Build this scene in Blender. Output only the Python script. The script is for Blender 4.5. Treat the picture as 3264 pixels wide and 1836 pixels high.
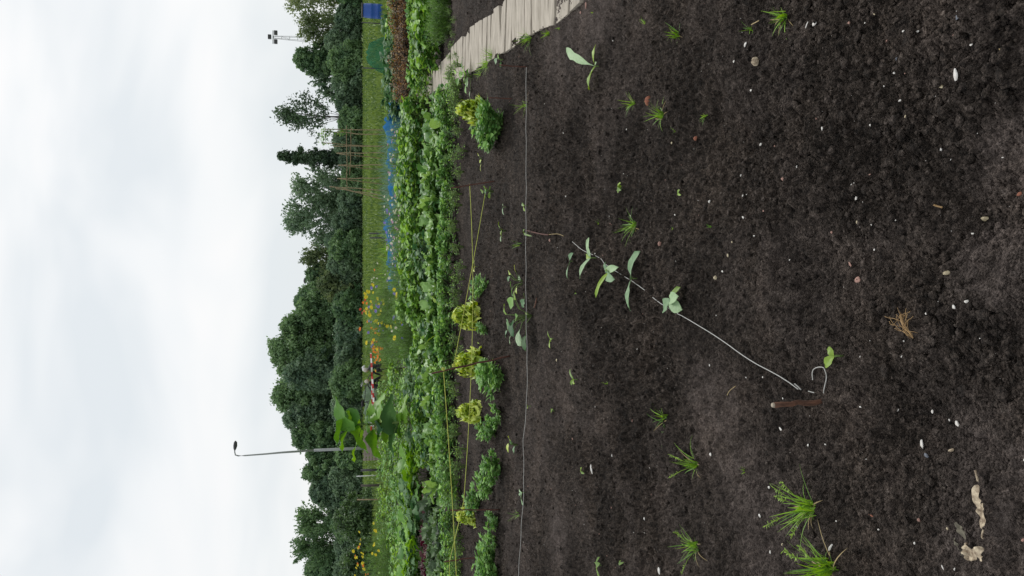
import bpy, math, random
import numpy as np
from mathutils import Vector, Matrix
random.seed(11); RNG = np.random.default_rng(11)
R = math.radians
scene = bpy.context.scene
for o in list(bpy.data.objects): bpy.data.objects.remove(o)

# ------------------------------------------------------------------ camera
FPX, HCAM, PITCH = 2450.0, 1.15, R(11.58)
cam_d = bpy.data.cameras.new('camera'); cam = bpy.data.objects.new('camera', cam_d)
scene.collection.objects.link(cam); scene.camera = cam
cam_d.sensor_width = 36; cam_d.sensor_fit = 'HORIZONTAL'; cam_d.lens = 36 * FPX / 3264
cam_d.clip_start = 0.05; cam_d.clip_end = 3000
cp, sp = math.cos(PITCH), math.sin(PITCH)
# the phone was held upright and the picture stored lying on its side: world up is picture left
cam.matrix_world = Matrix(((0, 1, 0, 0), (-sp, 0, -cp, 0), (-cp, 0, sp, HCAM), (0, 0, 0, 1)))

# ------------------------------------------------------------------ world, sun, exposure
SUN_EL, SUN_AZ = R(48), R(18)
w = bpy.data.worlds.new('World'); scene.world = w; w.use_nodes = True
nt = w.node_tree; nt.nodes.clear()
N = nt.nodes.new; K = nt.links.new
out = N('ShaderNodeOutputWorld'); bg = N('ShaderNodeBackground'); bg.inputs[1].default_value = 0.1
sky = N('ShaderNodeTexSky'); sky.sky_type = 'NISHITA'; sky.sun_disc = False
sky.sun_elevation = SUN_EL; sky.sun_rotation = SUN_AZ; sky.air_density = 1.0; sky.dust_density = 3.0
tc = N('ShaderNodeTexCoord'); mp = N('ShaderNodeMapping'); mp.inputs['Scale'].default_value = (1.5, 1.5, 4.0)
mp.inputs['Location'].default_value = (3.1, 0.4, 0.7)
nz = N('ShaderNodeTexNoise'); nz.inputs['Scale'].default_value = 1.7; nz.inputs['Detail'].default_value = 3.5
nz.inputs['Roughness'].default_value = 0.45; nz.inputs['Distortion'].default_value = 0.5
cr = N('ShaderNodeValToRGB')
cr.color_ramp.elements[0].position = 0.38; cr.color_ramp.elements[0].color = (0.80, 0.85, 0.885, 1)
cr.color_ramp.elements[1].position = 0.59; cr.color_ramp.elements[1].color = (1.0, 1.0, 1.0, 1)
e = cr.color_ramp.elements.new(0.50); e.color = (0.935, 0.958, 0.972, 1)
sc = N('ShaderNodeVectorMath'); sc.operation = 'SCALE'; sc.inputs['Scale'].default_value = 9.9
mx = N('ShaderNodeMix'); mx.data_type = 'RGBA'; mx.inputs[0].default_value = 0.93
K(tc.outputs['Generated'], mp.inputs[0]); K(mp.outputs[0], nz.inputs['Vector']); K(nz.outputs['Fac'], cr.inputs[0])
K(cr.outputs[0], sc.inputs[0]); K(sky.outputs[0], mx.inputs[6]); K(sc.outputs[0], mx.inputs[7])
K(mx.outputs[2], bg.inputs[0]); K(bg.outputs[0], out.inputs[0])
sd = bpy.data.lights.new('sun', 'SUN'); sd.energy = 1.35; sd.angle = R(12); sd.color = (1.0, 0.97, 0.92)
so = bpy.data.objects.new('sun', sd); scene.collection.objects.link(so)
so.rotation_euler = Vector((math.sin(SUN_AZ)*math.cos(SUN_EL), math.cos(SUN_AZ)*math.cos(SUN_EL), math.sin(SUN_EL))).to_track_quat('Z', 'Y').to_euler()
scene.view_settings.view_transform = 'Standard'; scene.view_settings.look = 'None'
scene.view_settings.exposure = 0.0; scene.view_settings.gamma = 1.0

# ------------------------------------------------------------------ helpers
def tanX(X):                                     # tangent of the angle below the horizon of picture column X
    return math.tan(PITCH + math.atan((X - 1632) / FPX))
def dist(X): return HCAM / tanX(X)               # forward distance of flat ground seen there
def zat(X, d): return HCAM - d * tanX(X)
def xat(Y, d, z=0.0): return (918 - Y) / FPX * (d * cp + (HCAM - z) * sp)
def P(X, Y, d):
    z = zat(X, d); return Vector((xat(Y, d, z), d, z))
def G(X, Y):
    d = dist(X); z = 0.0
    if d < 12:
        for _ in range(3): z = 0.5 * z + 0.5 * float(soilh(np.array([xat(Y, d, z)]), np.array([d]))[0]); d = (HCAM - z) / tanX(X)
    x = xat(Y, d, z); return Vector((x, d, hf1(x, d)))

def _h(ix, iy, s):
    n = (ix.astype(np.int64) * 374761393 + iy.astype(np.int64) * 668265263 + s * 1442695041) & 0xffffffff
    n = ((n ^ (n >> 13)) * 1274126177) & 0xffffffff
    n = ((n ^ (n >> 16)) * 2246822519) & 0xffffffff
    return ((n ^ (n >> 15)) & 0xffffff).astype(np.float64) / 0xffffff
def vnoise(x, y, s):
    ix = np.floor(x); iy = np.floor(y); fx = x - ix; fy = y - iy
    fx = fx * fx * (3 - 2 * fx); fy = fy * fy * (3 - 2 * fy)
    a = _h(ix, iy, s); b = _h(ix + 1, iy, s); c = _h(ix, iy + 1, s); d = _h(ix + 1, iy + 1, s)
    return (a + (b - a) * fx) * (1 - fy) + (c + (d - c) * fx) * fy - 0.5
def clods(x, y, cell, s, dens, rmin=0.28, rmax=0.62):
    X = x / cell; Y = y / cell
    X = X + 0.35 * vnoise(X * 2.1, Y * 2.1, s + 5); Y = Y + 0.35 * vnoise(X * 2.1 + 9, Y * 2.1, s + 6)
    ix = np.floor(X); iy = np.floor(Y); h = np.zeros_like(X)
    for a in (-1, 0, 1):
        for b in (-1, 0, 1):
            cx = ix + a; cy = iy + b
            px = cx + _h(cx, cy, s); py = cy + _h(cx, cy, s + 1)
            r = rmin + (rmax - rmin) * _h(cx, cy, s + 2)
            ok = _h(cx, cy, s + 3) < dens
            q = 1 - ((X - px) ** 2 + (Y - py) ** 2) / (r * r)
            h = np.maximum(h, np.where(ok & (q > 0), r * np.sqrt(np.maximum(q, 0)), 0))
    return h * cell
PA = [(1900, -60), (1765, 72), (1705, 95), (1610, 165), (1560, 195), (1510, 220), (1450, 262), (1400, 292), (1360, 308), (1320, 338), (1296, 352)]
PB = [(1900, -420), (1700, -190), (1640, -70), (1600, 8), (1565, 40), (1500, 85), (1455, 130), (1420, 185), (1380, 225), (1345, 248), (1312, 298), (1292, 322)]
def _edge(L):
    p = sorted([(dist(X), xat(Y, dist(X))) for X, Y in L]); return [q[0] for q in p], [q[1] for q in p]
EA, EB = _edge(PA), _edge(PB)
def path_edges(d):
    a = np.interp(d, *EA); b = np.interp(d, *EB); return a, np.maximum(b, a + 0.15)
DRY = [(3210, 490, .10), (3255, 540, .07), (3140, 450, .06), (3120, 840, .09), (3185, 890, .07), (3060, 790, .05), (3050, 590, .04), (3190, 1700, .13), (3080, 1790, .14), (3230, 1600, .12), (2420, 1700, .2), (1860, 30, .35), (1780, 60, .35), (2330, 1560, .15), (3010, 1440, .1), (1770, 1700, .2), (2250, 1300, .15)]
def dryness(x, y):
    k = np.clip((1.3 * vnoise(x * 1.1 + 3, y * 1.1, 61) + 0.9 * vnoise(x * 3.1, y * 3.1, 62) + 0.5 * vnoise(x * 9, y * 9, 63) - 0.04) * 1.4, 0, 0.38)
    for X, Y, r in DRY:
        d_ = dist(X); cx = xat(Y, d_); q = ((x - cx) ** 2 + ((y - d_)) ** 2) / (r * r * 1.4); k = np.maximum(k, np.clip(1.15 * np.exp(-q) + 0.5 * vnoise(x * 14, y * 14, 64) * np.exp(-q * .5), 0, 1))
    return k
def soilh(x, y):
    z = soilh0(x, y); a, b = path_edges(y)
    n_ = 0.07 * vnoise(x * 5, y * 5, 77) + 0.04 * vnoise(x * 14, y * 14, 78)
    m = np.clip(np.minimum(x - a + n_ - .01, b - x + n_) / 0.05, 0, 1) * np.clip((y - 3.9 + .5 * vnoise(x * 4, y * 4, 79)) / 0.8, 0, 1); return z * (1 - m) + (-0.03) * m
def soilh0(x, y):
    rough = np.clip(0.5 + 1.5 * vnoise(x * 1.3 + 7, y * 1.3, 91) + 0.8 * vnoise(x * 3.7, y * 3.7, 92), 0.12, 1.0) * (1 - 0.9 * dryness(x, y))
    z = 0.055 * vnoise(x * 0.9, y * 0.9, 1) + 0.050 * vnoise(x * 2.6, y * 2.6, 2) + 0.040 * vnoise(x * 7, y * 7, 3) * (0.5 + rough * .7)
    z += (0.3 + rough) * 0.030 * vnoise(x * 19, y * 19, 4) + (0.3 + rough) * 0.012 * vnoise(x * 43, y * 43, 14)
    z += rough * 0.7 * clods(x, y, 0.11, 20, 0.16, 0.10, 0.30) + rough * 0.62 * clods(x, y, 0.045, 30, 0.42, 0.2, 0.5) 
    z += (0.6 + 0.6 * rough) * 1.35 * clods(x, y, 0.023, 40, 0.7) + 1.35 * clods(x, y, 0.0095, 50, 0.75)
    z += 0.007 * vnoise(x * 95, y * 95, 6) + 0.004 * vnoise(x * 210, y * 210, 16)
    # small ridge just beyond the white guide string, faint hollow near the cut stick
    z += 0.03 * np.exp(-((y - 6.35 + 0.05 * np.sin(x * 2)) / 0.25) ** 2) * (0.6 + vnoise(x * 2, y, 8))
    for (cx, cy, r, a) in SOILPITS: z -= a * np.exp(-((x - cx) ** 2 + (y - cy) ** 2) / (r * r))
    return z - 0.035
SOILPITS = []
def hf1(x, y):
    if y > 13: return 0.0
    o = 0.008; h = soilh(x + o * np.array([0, 1, -1, 0, 0, .6, -.6]), y + o * np.array([0, 0, 0, 1, -1, .6, -.6])); return float(h.mean() * 0.5 + h.max() * 0.5)
for (X, Y, r, a) in ((2830, 1375, .11, .05), (2640, 1430, .07, .03), (3050, 690, .08, .05), (3180, 660, .15, .03), (2250, 350, .09, .04), (2200, 440, .1, .035),
                     (2210, 70, .12, .035), (2350, 1430, .1, .03), (2060, 1510, .1, .025), (1830, 620, .15, .03), (1960, 1650, .12, .03)):
    d_ = dist(X); SOILPITS.append((xat(Y, d_), d_, r, a))

def S2L(h):
    h = h.lstrip('#'); c = [int(h[i:i+2], 16) / 255 for i in (0, 2, 4)]
    return tuple(v / 12.92 if v <= 0.04045 else ((v + 0.055) / 1.055) ** 2.4 for v in c)

class MB:
    def __init__(s): s.v = []; s.q = []; s.t = []; s.a = []; s.n = 0
    def add(s, v, q=None, t=None, var=0.5):
        v = np.asarray(v, float).reshape(-1, 3); k = len(v)
        if q is not None and len(q): s.q.append(np.asarray(q, int).reshape(-1, 4) + s.n)
        if t is not None and len(t): s.t.append(np.asarray(t, int).reshape(-1, 3) + s.n)
        s.v.append(v); s.a.append(np.full(k, var) if np.isscalar(var) else np.asarray(var, float)); s.n += k
    def mesh(s, name, m, smooth=True):
        me = bpy.data.meshes.new(name)
        v = np.concatenate(s.v); q = np.concatenate(s.q) if s.q else np.zeros((0, 4), int)
        t = np.concatenate(s.t) if s.t else np.zeros((0, 3), int)
        me.vertices.add(len(v)); me.vertices.foreach_set('co', v.ravel())
        me.loops.add(q.size + t.size); me.polygons.add(len(q) + len(t))
        me.loops.foreach_set('vertex_index', np.concatenate([q.ravel(), t.ravel()]).astype(np.int32))
        st = np.concatenate([np.arange(len(q)) * 4, q.size + np.arange(len(t)) * 3]).astype(np.int32)
        me.polygons.foreach_set('loop_start', st)
        me.polygons.foreach_set('use_smooth', np.full(len(st), smooth))
        me.update(calc_edges=True); me.validate()
        at = me.attributes.new('var', 'FLOAT', 'POINT'); at.data.foreach_set('value', np.concatenate(s.a).astype(np.float32))
        for mm in (m if isinstance(m, (list, tuple)) else [m]): me.materials.append(mm)
        return me
    def build(s, name, m, parent=None, smooth=True):
        o = bpy.data.objects.new(name, s.mesh(name, m, smooth)); scene.collection.objects.link(o)
        if parent: o.parent = parent
        return o

def tag(o, label=None, cat=None, group=None, kind=None):
    if label: o['label'] = label
    if cat: o['category'] = cat
    if group: o['group'] = group
    if kind: o['kind'] = kind
    return o
def empty(name, loc, label, cat, group=None, rz=0.0, sc=1.0):
    o = bpy.data.objects.new(name, None); scene.collection.objects.link(o); o.empty_display_size = 0.05
    o.location = loc; o.rotation_euler = (0, 0, rz); o.scale = (sc, sc, sc)
    return tag(o, label, cat, group)
def inst(name, parts, loc, label, cat, group=None, rz=0.0, sc=1.0):
    """a thing whose parts are [(part name, mesh)], or one mesh only"""
    r = empty(name, loc, label, cat, group, rz, sc)
    for pn, me in parts:
        c = bpy.data.objects.new(pn, me); scene.collection.objects.link(c); c.parent = r
    return r

def tube(mb, pts, rad, n=6, var=0.5, cap=True):
    pts = np.asarray([tuple(p) for p in pts], float); k = len(pts)
    rad = np.full(k, rad) if np.isscalar(rad) else np.asarray(rad, float)
    tg = np.gradient(pts, axis=0); tg /= np.linalg.norm(tg, axis=1)[:, None] + 1e-12
    ref = np.array([0, 0, 1.0]) if abs(tg[:, 2]).mean() < 0.8 else np.array([1.0, 0, 0])
    a = np.cross(tg, ref); a /= np.linalg.norm(a, axis=1)[:, None] + 1e-12; b = np.cross(tg, a)
    th = np.arange(n) * 2 * math.pi / n
    v = pts[:, None, :] + rad[:, None, None] * (np.cos(th)[None, :, None] * a[:, None, :] + np.sin(th)[None, :, None] * b[:, None, :])
    q = [(i*n+j, i*n+(j+1) % n, (i+1)*n+(j+1) % n, (i+1)*n+j) for i in range(k-1) for j in range(n)]
    v = v.reshape(-1, 3); t = []
    if cap:
        v = np.vstack([v, pts[0], pts[-1]]); c0 = k*n; c1 = k*n+1
        t = [(c0, (j+1) % n, j) for j in range(n)] + [(c1, (k-1)*n+j, (k-1)*n+(j+1) % n) for j in range(n)]
    mb.add(v, q, t, var)
def box(mb, lo, hi, var=0.5):
    x0, y0, z0 = lo; x1, y1, z1 = hi
    v = [(x0,y0,z0),(x1,y0,z0),(x1,y1,z0),(x0,y1,z0),(x0,y0,z1),(x1,y0,z1),(x1,y1,z1),(x0,y1,z1)]
    mb.add(v, [(0,3,2,1),(4,5,6,7),(0,1,5,4),(1,2,6,5),(2,3,7,6),(3,0,4,7)], None, var)
def bez(a, b, sag=0.0, n=10, wob=0.0):
    a = Vector(a); b = Vector(b); o = []
    for i in range(n + 1):
        t = i / n; p = a.lerp(b, t); p.z -= sag * 4 * t * (1 - t)
        if 0 < i < n and wob: p += Vector((random.gauss(0, wob), random.gauss(0, wob), random.gauss(0, wob)))
        o.append(p)
    return o

SHAPES = {
    'ovate': lambda t: np.sin(np.pi * np.clip(t, 0, 1) ** 0.75) ** 0.85,
    'round': lambda t: np.sqrt(np.clip(1 - (2 * t - 1) ** 2, 0, 1)),
    'oblong': lambda t: np.clip(np.sin(np.pi * t), 0, 1) ** 0.5 * (0.75 + 0.25 * t),
    'heart': lambda t: np.clip(1 - t, 0, 1) ** 0.75 * (0.55 + 0.9 * np.minimum(1, t * 5)) * (t > -1) * 0.75,
    'lance': lambda t: np.sin(np.pi * np.clip(t, 0, 1) ** 0.6),
    'blade': lambda t: (1 - t) ** 0.6 * (0.6 + 0.4 * np.minimum(1, t * 6)),
    'toothed': lambda t: np.sin(np.pi * np.clip(t, 0, 1) ** 1.3) ** 0.9 * (1 + 0.22 * np.sin(t * 34)),
    'spoon': lambda t: np.where(t < 0.35, 0.14 + 0 * t, np.sqrt(np.clip(1 - ((t - 0.68) / 0.33) ** 2, 0, 1))),
}
def leaf(mb, base, az, el, L, W, shape='ovate', droop=0.8, fold=0.25, ruf=0.0, nl=5, nw=2, var=None, roll=0.0, k=3.0):
    t = np.linspace(0, 1, nl + 1); s = np.linspace(-1, 1, nw + 1)
    wd = SHAPES[shape](t) * W * 0.5; wd[-1] = wd[-1] * 0.3 + 1e-4; wd[0] = max(wd[0], W * 0.03)
    ang = el - droop * t; dx = np.cos(ang) * L / nl; dz = np.sin(ang) * L / nl
    cx = np.concatenate([[0], np.cumsum(dx[:-1])]); cz = np.concatenate([[0], np.cumsum(dz[:-1])])
    T, S = np.meshgrid(np.arange(nl + 1), s, indexing='ij')
    y = S * wd[T]; lift = fold * np.abs(S) * wd[T]
    if ruf: lift = lift + ruf * W * np.abs(S) ** 1.5 * np.sin(T / nl * k * 6.28 + S * 2 + random.random() * 6) + ruf * W * 0.4 * np.cos(S * 9 + T * 2.3)
    # normal direction of the blade
    nx = -np.sin(ang)[T]; nzz = np.cos(ang)[T]
    x = cx[T] + nx * lift; z = cz[T] + nzz * lift
    if roll: y, z = y * math.cos(roll) - (z - cz[T]) * math.sin(roll), cz[T] + y * math.sin(roll) + (z - cz[T]) * math.cos(roll)
    ca, sa = math.cos(az), math.sin(az)
    v = np.stack([base[0] + x * ca - y * sa, base[1] + x * sa + y * ca, base[2] + z], -1).reshape(-1, 3)
    m = nw + 1
    q = [(i*m+j, (i+1)*m+j, (i+1)*m+j+1, i*m+j+1) for i in range(nl) for j in range(nw)]
    mb.add(v, q, None, random.random() if var is None else var)
def rnd(a, b): return random.uniform(a, b)

# ------------------------------------------------------------------ materials
def mat(name): 
    m = bpy.data.materials.new(name); m.use_nodes = True; t = m.node_tree; t.nodes.clear()
    o = t.nodes.new('ShaderNodeOutputMaterial'); b = t.nodes.new('ShaderNodeBsdfPrincipled'); t.links.new(b.outputs[0], o.inputs[0])
    return m, t, b, o
def leafmat(name, dark, light, rough=0.42, trans=0.3, spec=0.5, bump=0.25, nscale=25, hue=None):
    m, t, b, o = mat(name); L = t.links.new
    at = t.nodes.new('ShaderNodeAttribute'); at.attribute_name = 'var'
    oi = t.nodes.new('ShaderNodeObjectInfo')
    nz = t.nodes.new('ShaderNodeTexNoise'); nz.inputs['Scale'].default_value = nscale; nz.inputs['Detail'].default_value = 4
    g = t.nodes.new('ShaderNodeTexCoord'); L(g.outputs['Object'], nz.inputs['Vector'])
    a1 = t.nodes.new('ShaderNodeMath'); a1.operation = 'MULTIPLY_ADD'; a1.inputs[1].default_value = 0.35
    L(oi.outputs['Random'], a1.inputs[0]); L(at.outputs['Fac'], a1.inputs[2])
    a2 = t.nodes.new('ShaderNodeMath'); a2.operation = 'MULTIPLY_ADD'; a2.inputs[1].default_value = 0.5
    L(nz.outputs['Fac'], a2.inputs[0]); L(a1.outputs[0], a2.inputs[2])
    rp = t.nodes.new('ShaderNodeValToRGB'); rp.color_ramp.elements[0].position = 0.25; rp.color_ramp.elements[1].position = 1.35 if False else 1.0
    rp.color_ramp.elements[0].color = (*dark, 1); rp.color_ramp.elements[1].color = (*light, 1)
    sub = t.nodes.new('ShaderNodeMath'); sub.operation = 'SUBTRACT'; sub.inputs[1].default_value = 0.3
    L(a2.outputs[0], sub.inputs[0]); L(sub.outputs[0], rp.inputs[0])
    L(rp.outputs[0], b.inputs['Base Color']); b.inputs['Roughness'].default_value = rough; b.inputs['Specular IOR Level'].default_value = spec
    bp = t.nodes.new('ShaderNodeBump'); bp.inputs['Strength'].default_value = bump; bp.inputs['Distance'].default_value = 0.01
    L(nz.outputs['Fac'], bp.inputs['Height']); L(bp.outputs[0], b.inputs['Normal'])
    tr = t.nodes.new('ShaderNodeBsdfTranslucent'); mxs = t.nodes.new('ShaderNodeMixShader'); mxs.inputs[0].default_value = trans
    hs = t.nodes.new('ShaderNodeHueSaturation'); hs.inputs['Hue'].default_value = 0.48; hs.inputs['Saturation'].default_value = 1.15; hs.inputs['Value'].default_value = 1.3
    L(rp.outputs[0], hs.inputs['Color']); L(hs.outputs[0], tr.inputs[0])
    L(b.outputs[0], mxs.inputs[1]); L(tr.outputs[0], mxs.inputs[2]); L(mxs.outputs[0], o.inputs[0])
    return m
def plain(name, c1, c2=None, scale=20, rough=0.8, bump=0.3, dist_=0.005, metal=0.0, stretch=None, spec=0.4, detail=6):
    m, t, b, o = mat(name); L = t.links.new; c2 = c2 or tuple(v * 0.7 for v in c1)
    g = t.nodes.new('ShaderNodeTexCoord'); mp = t.nodes.new('ShaderNodeMapping'); mp.inputs['Scale'].default_value = stretch or (1, 1, 1)
    nz = t.nodes.new('ShaderNodeTexNoise'); nz.inputs['Scale'].default_value = scale; nz.inputs['Detail'].default_value = detail; nz.inputs['Roughness'].default_value = 0.6
    L(g.outputs['Object'], mp.inputs[0]); L(mp.outputs[0], nz.inputs['Vector'])
    rp = t.nodes.new('ShaderNodeValToRGB'); rp.color_ramp.elements[0].position = 0.35; rp.color_ramp.elements[1].position = 0.68
    rp.color_ramp.elements[0].color = (*c2, 1); rp.color_ramp.elements[1].color = (*c1, 1)
    L(nz.outputs['Fac'], rp.inputs[0]); L(rp.outputs[0], b.inputs['Base Color'])
    b.inputs['Roughness'].default_value = rough; b.inputs['Metallic'].default_value = metal; b.inputs['Specular IOR Level'].default_value = spec
    if bump:
        bp = t.nodes.new('ShaderNodeBump'); bp.inputs['Strength'].default_value = bump; bp.inputs['Distance'].default_value = dist_
        L(nz.outputs['Fac'], bp.inputs['Height']); L(bp.outputs[0], b.inputs['Normal'])
    return m

def soilmat():
    m, t, b, o = mat('soil'); L = t.links.new
    g = t.nodes.new('ShaderNodeTexCoord')
    def nse(s, d, r=0.6):
        n = t.nodes.new('ShaderNodeTexNoise'); n.inputs['Scale'].default_value = s; n.inputs['Detail'].default_value = d; n.inputs['Roughness'].default_value = r
        L(g.outputs['Object'], n.inputs['Vector']); return n
    big = nse(1.25, 5, 0.6); mid = nse(14, 6, 0.65)
    f1 = nse(170, 6, 0.75); f2 = nse(46, 5, 0.7); fm = t.nodes.new('ShaderNodeMix'); fm.data_type = 'FLOAT'; fm.inputs[0].default_value = 0.55
    f3 = nse(17, 5, 0.7); f4 = t.nodes.new('ShaderNodeMix'); f4.data_type = 'FLOAT'; f4.inputs[0].default_value = 0.35; L(f2.outputs['Fac'], f4.inputs[2]); L(f3.outputs['Fac'], f4.inputs[3])
    L(f1.outputs['Fac'], fm.inputs[2]); L(f4.outputs[0], fm.inputs[3])
    class fine: outputs = {'Fac': fm.outputs[0]}
    def ramp(n, e):
        r = t.nodes.new('ShaderNodeValToRGB'); r.color_ramp.elements[0].position = e[0][0]; r.color_ramp.elements[0].color = (*e[0][1], 1)
        r.color_ramp.elements[1].position = e[-1][0]; r.color_ramp.elements[1].color = (*e[-1][1], 1)
        for p, c in e[1:-1]:
            q = r.color_ramp.elements.new(p); q.color = (*c, 1)
        L(n.outputs['Fac'], r.inputs[0]); return r
    r1 = ramp(fine, [(0.42, (0.011, 0.0090, 0.0078)), (0.49, (0.038, 0.030, 0.0245)), (0.55, (0.081, 0.064, 0.053)), (0.61, (0.17, 0.145, 0.128))])  # fine tone noise: varied moisture, its dark end also painting in crevice shade
    r2 = ramp(fine, [(0.41, (0.052, 0.041, 0.036)), (0.5, (0.118, 0.096, 0.086)), (0.61, (0.22, 0.182, 0.165))])
    at = t.nodes.new('ShaderNodeAttribute'); at.attribute_name = 'var'
    k = ramp(big, [(0.47, (0, 0, 0)), (0.66, (1, 1, 1))]); k2 = ramp(mid, [(0.34, (0.45,)*3), (0.58, (1.0,)*3)])
    mm = t.nodes.new('ShaderNodeMath'); mm.operation = 'MULTIPLY'; L(at.outputs['Fac'], mm.inputs[0]); L(k2.outputs[0], mm.inputs[1])
    mx = t.nodes.new('ShaderNodeMix'); mx.data_type = 'RGBA'; L(mm.outputs[0], mx.inputs[0]); L(r1.outputs[0], mx.inputs[6]); L(r2.outputs[0], mx.inputs[7])
    damp = ramp(nse(2.3, 5, 0.65), [(0.36, (0.60, 0.59, 0.58)), (0.50, (0.95, 0.94, 0.93)), (0.64, (1.28, 1.24, 1.20))])
    mu = t.nodes.new('ShaderNodeMix'); mu.data_type = 'RGBA'; mu.blend_type = 'MULTIPLY'; mu.inputs[0].default_value = 1.0
    L(mx.outputs[2], mu.inputs[6]); L(damp.outputs[0], mu.inputs[7])
    L(mu.outputs[2], b.inputs['Base Color']); b.inputs['Roughness'].default_value = 0.95; b.inputs['Specular IOR Level'].default_value = 0.2
    vo = t.nodes.new('ShaderNodeTexVoronoi'); vo.inputs['Scale'].default_value = 210; L(g.outputs['Object'], vo.inputs['Vector'])
    ad = t.nodes.new('ShaderNodeMath'); ad.operation = 'SUBTRACT'; L(fine.outputs['Fac'], ad.inputs[0]); L(vo.outputs['Distance'], ad.inputs[1])
    bp = t.nodes.new('ShaderNodeBump'); bp.inputs['Strength'].default_value = 1.0; bp.inputs['Distance'].default_value = 0.008
    L(ad.outputs[0], bp.inputs['Height']); L(bp.outputs[0], b.inputs['Normal'])
    return m
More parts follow.
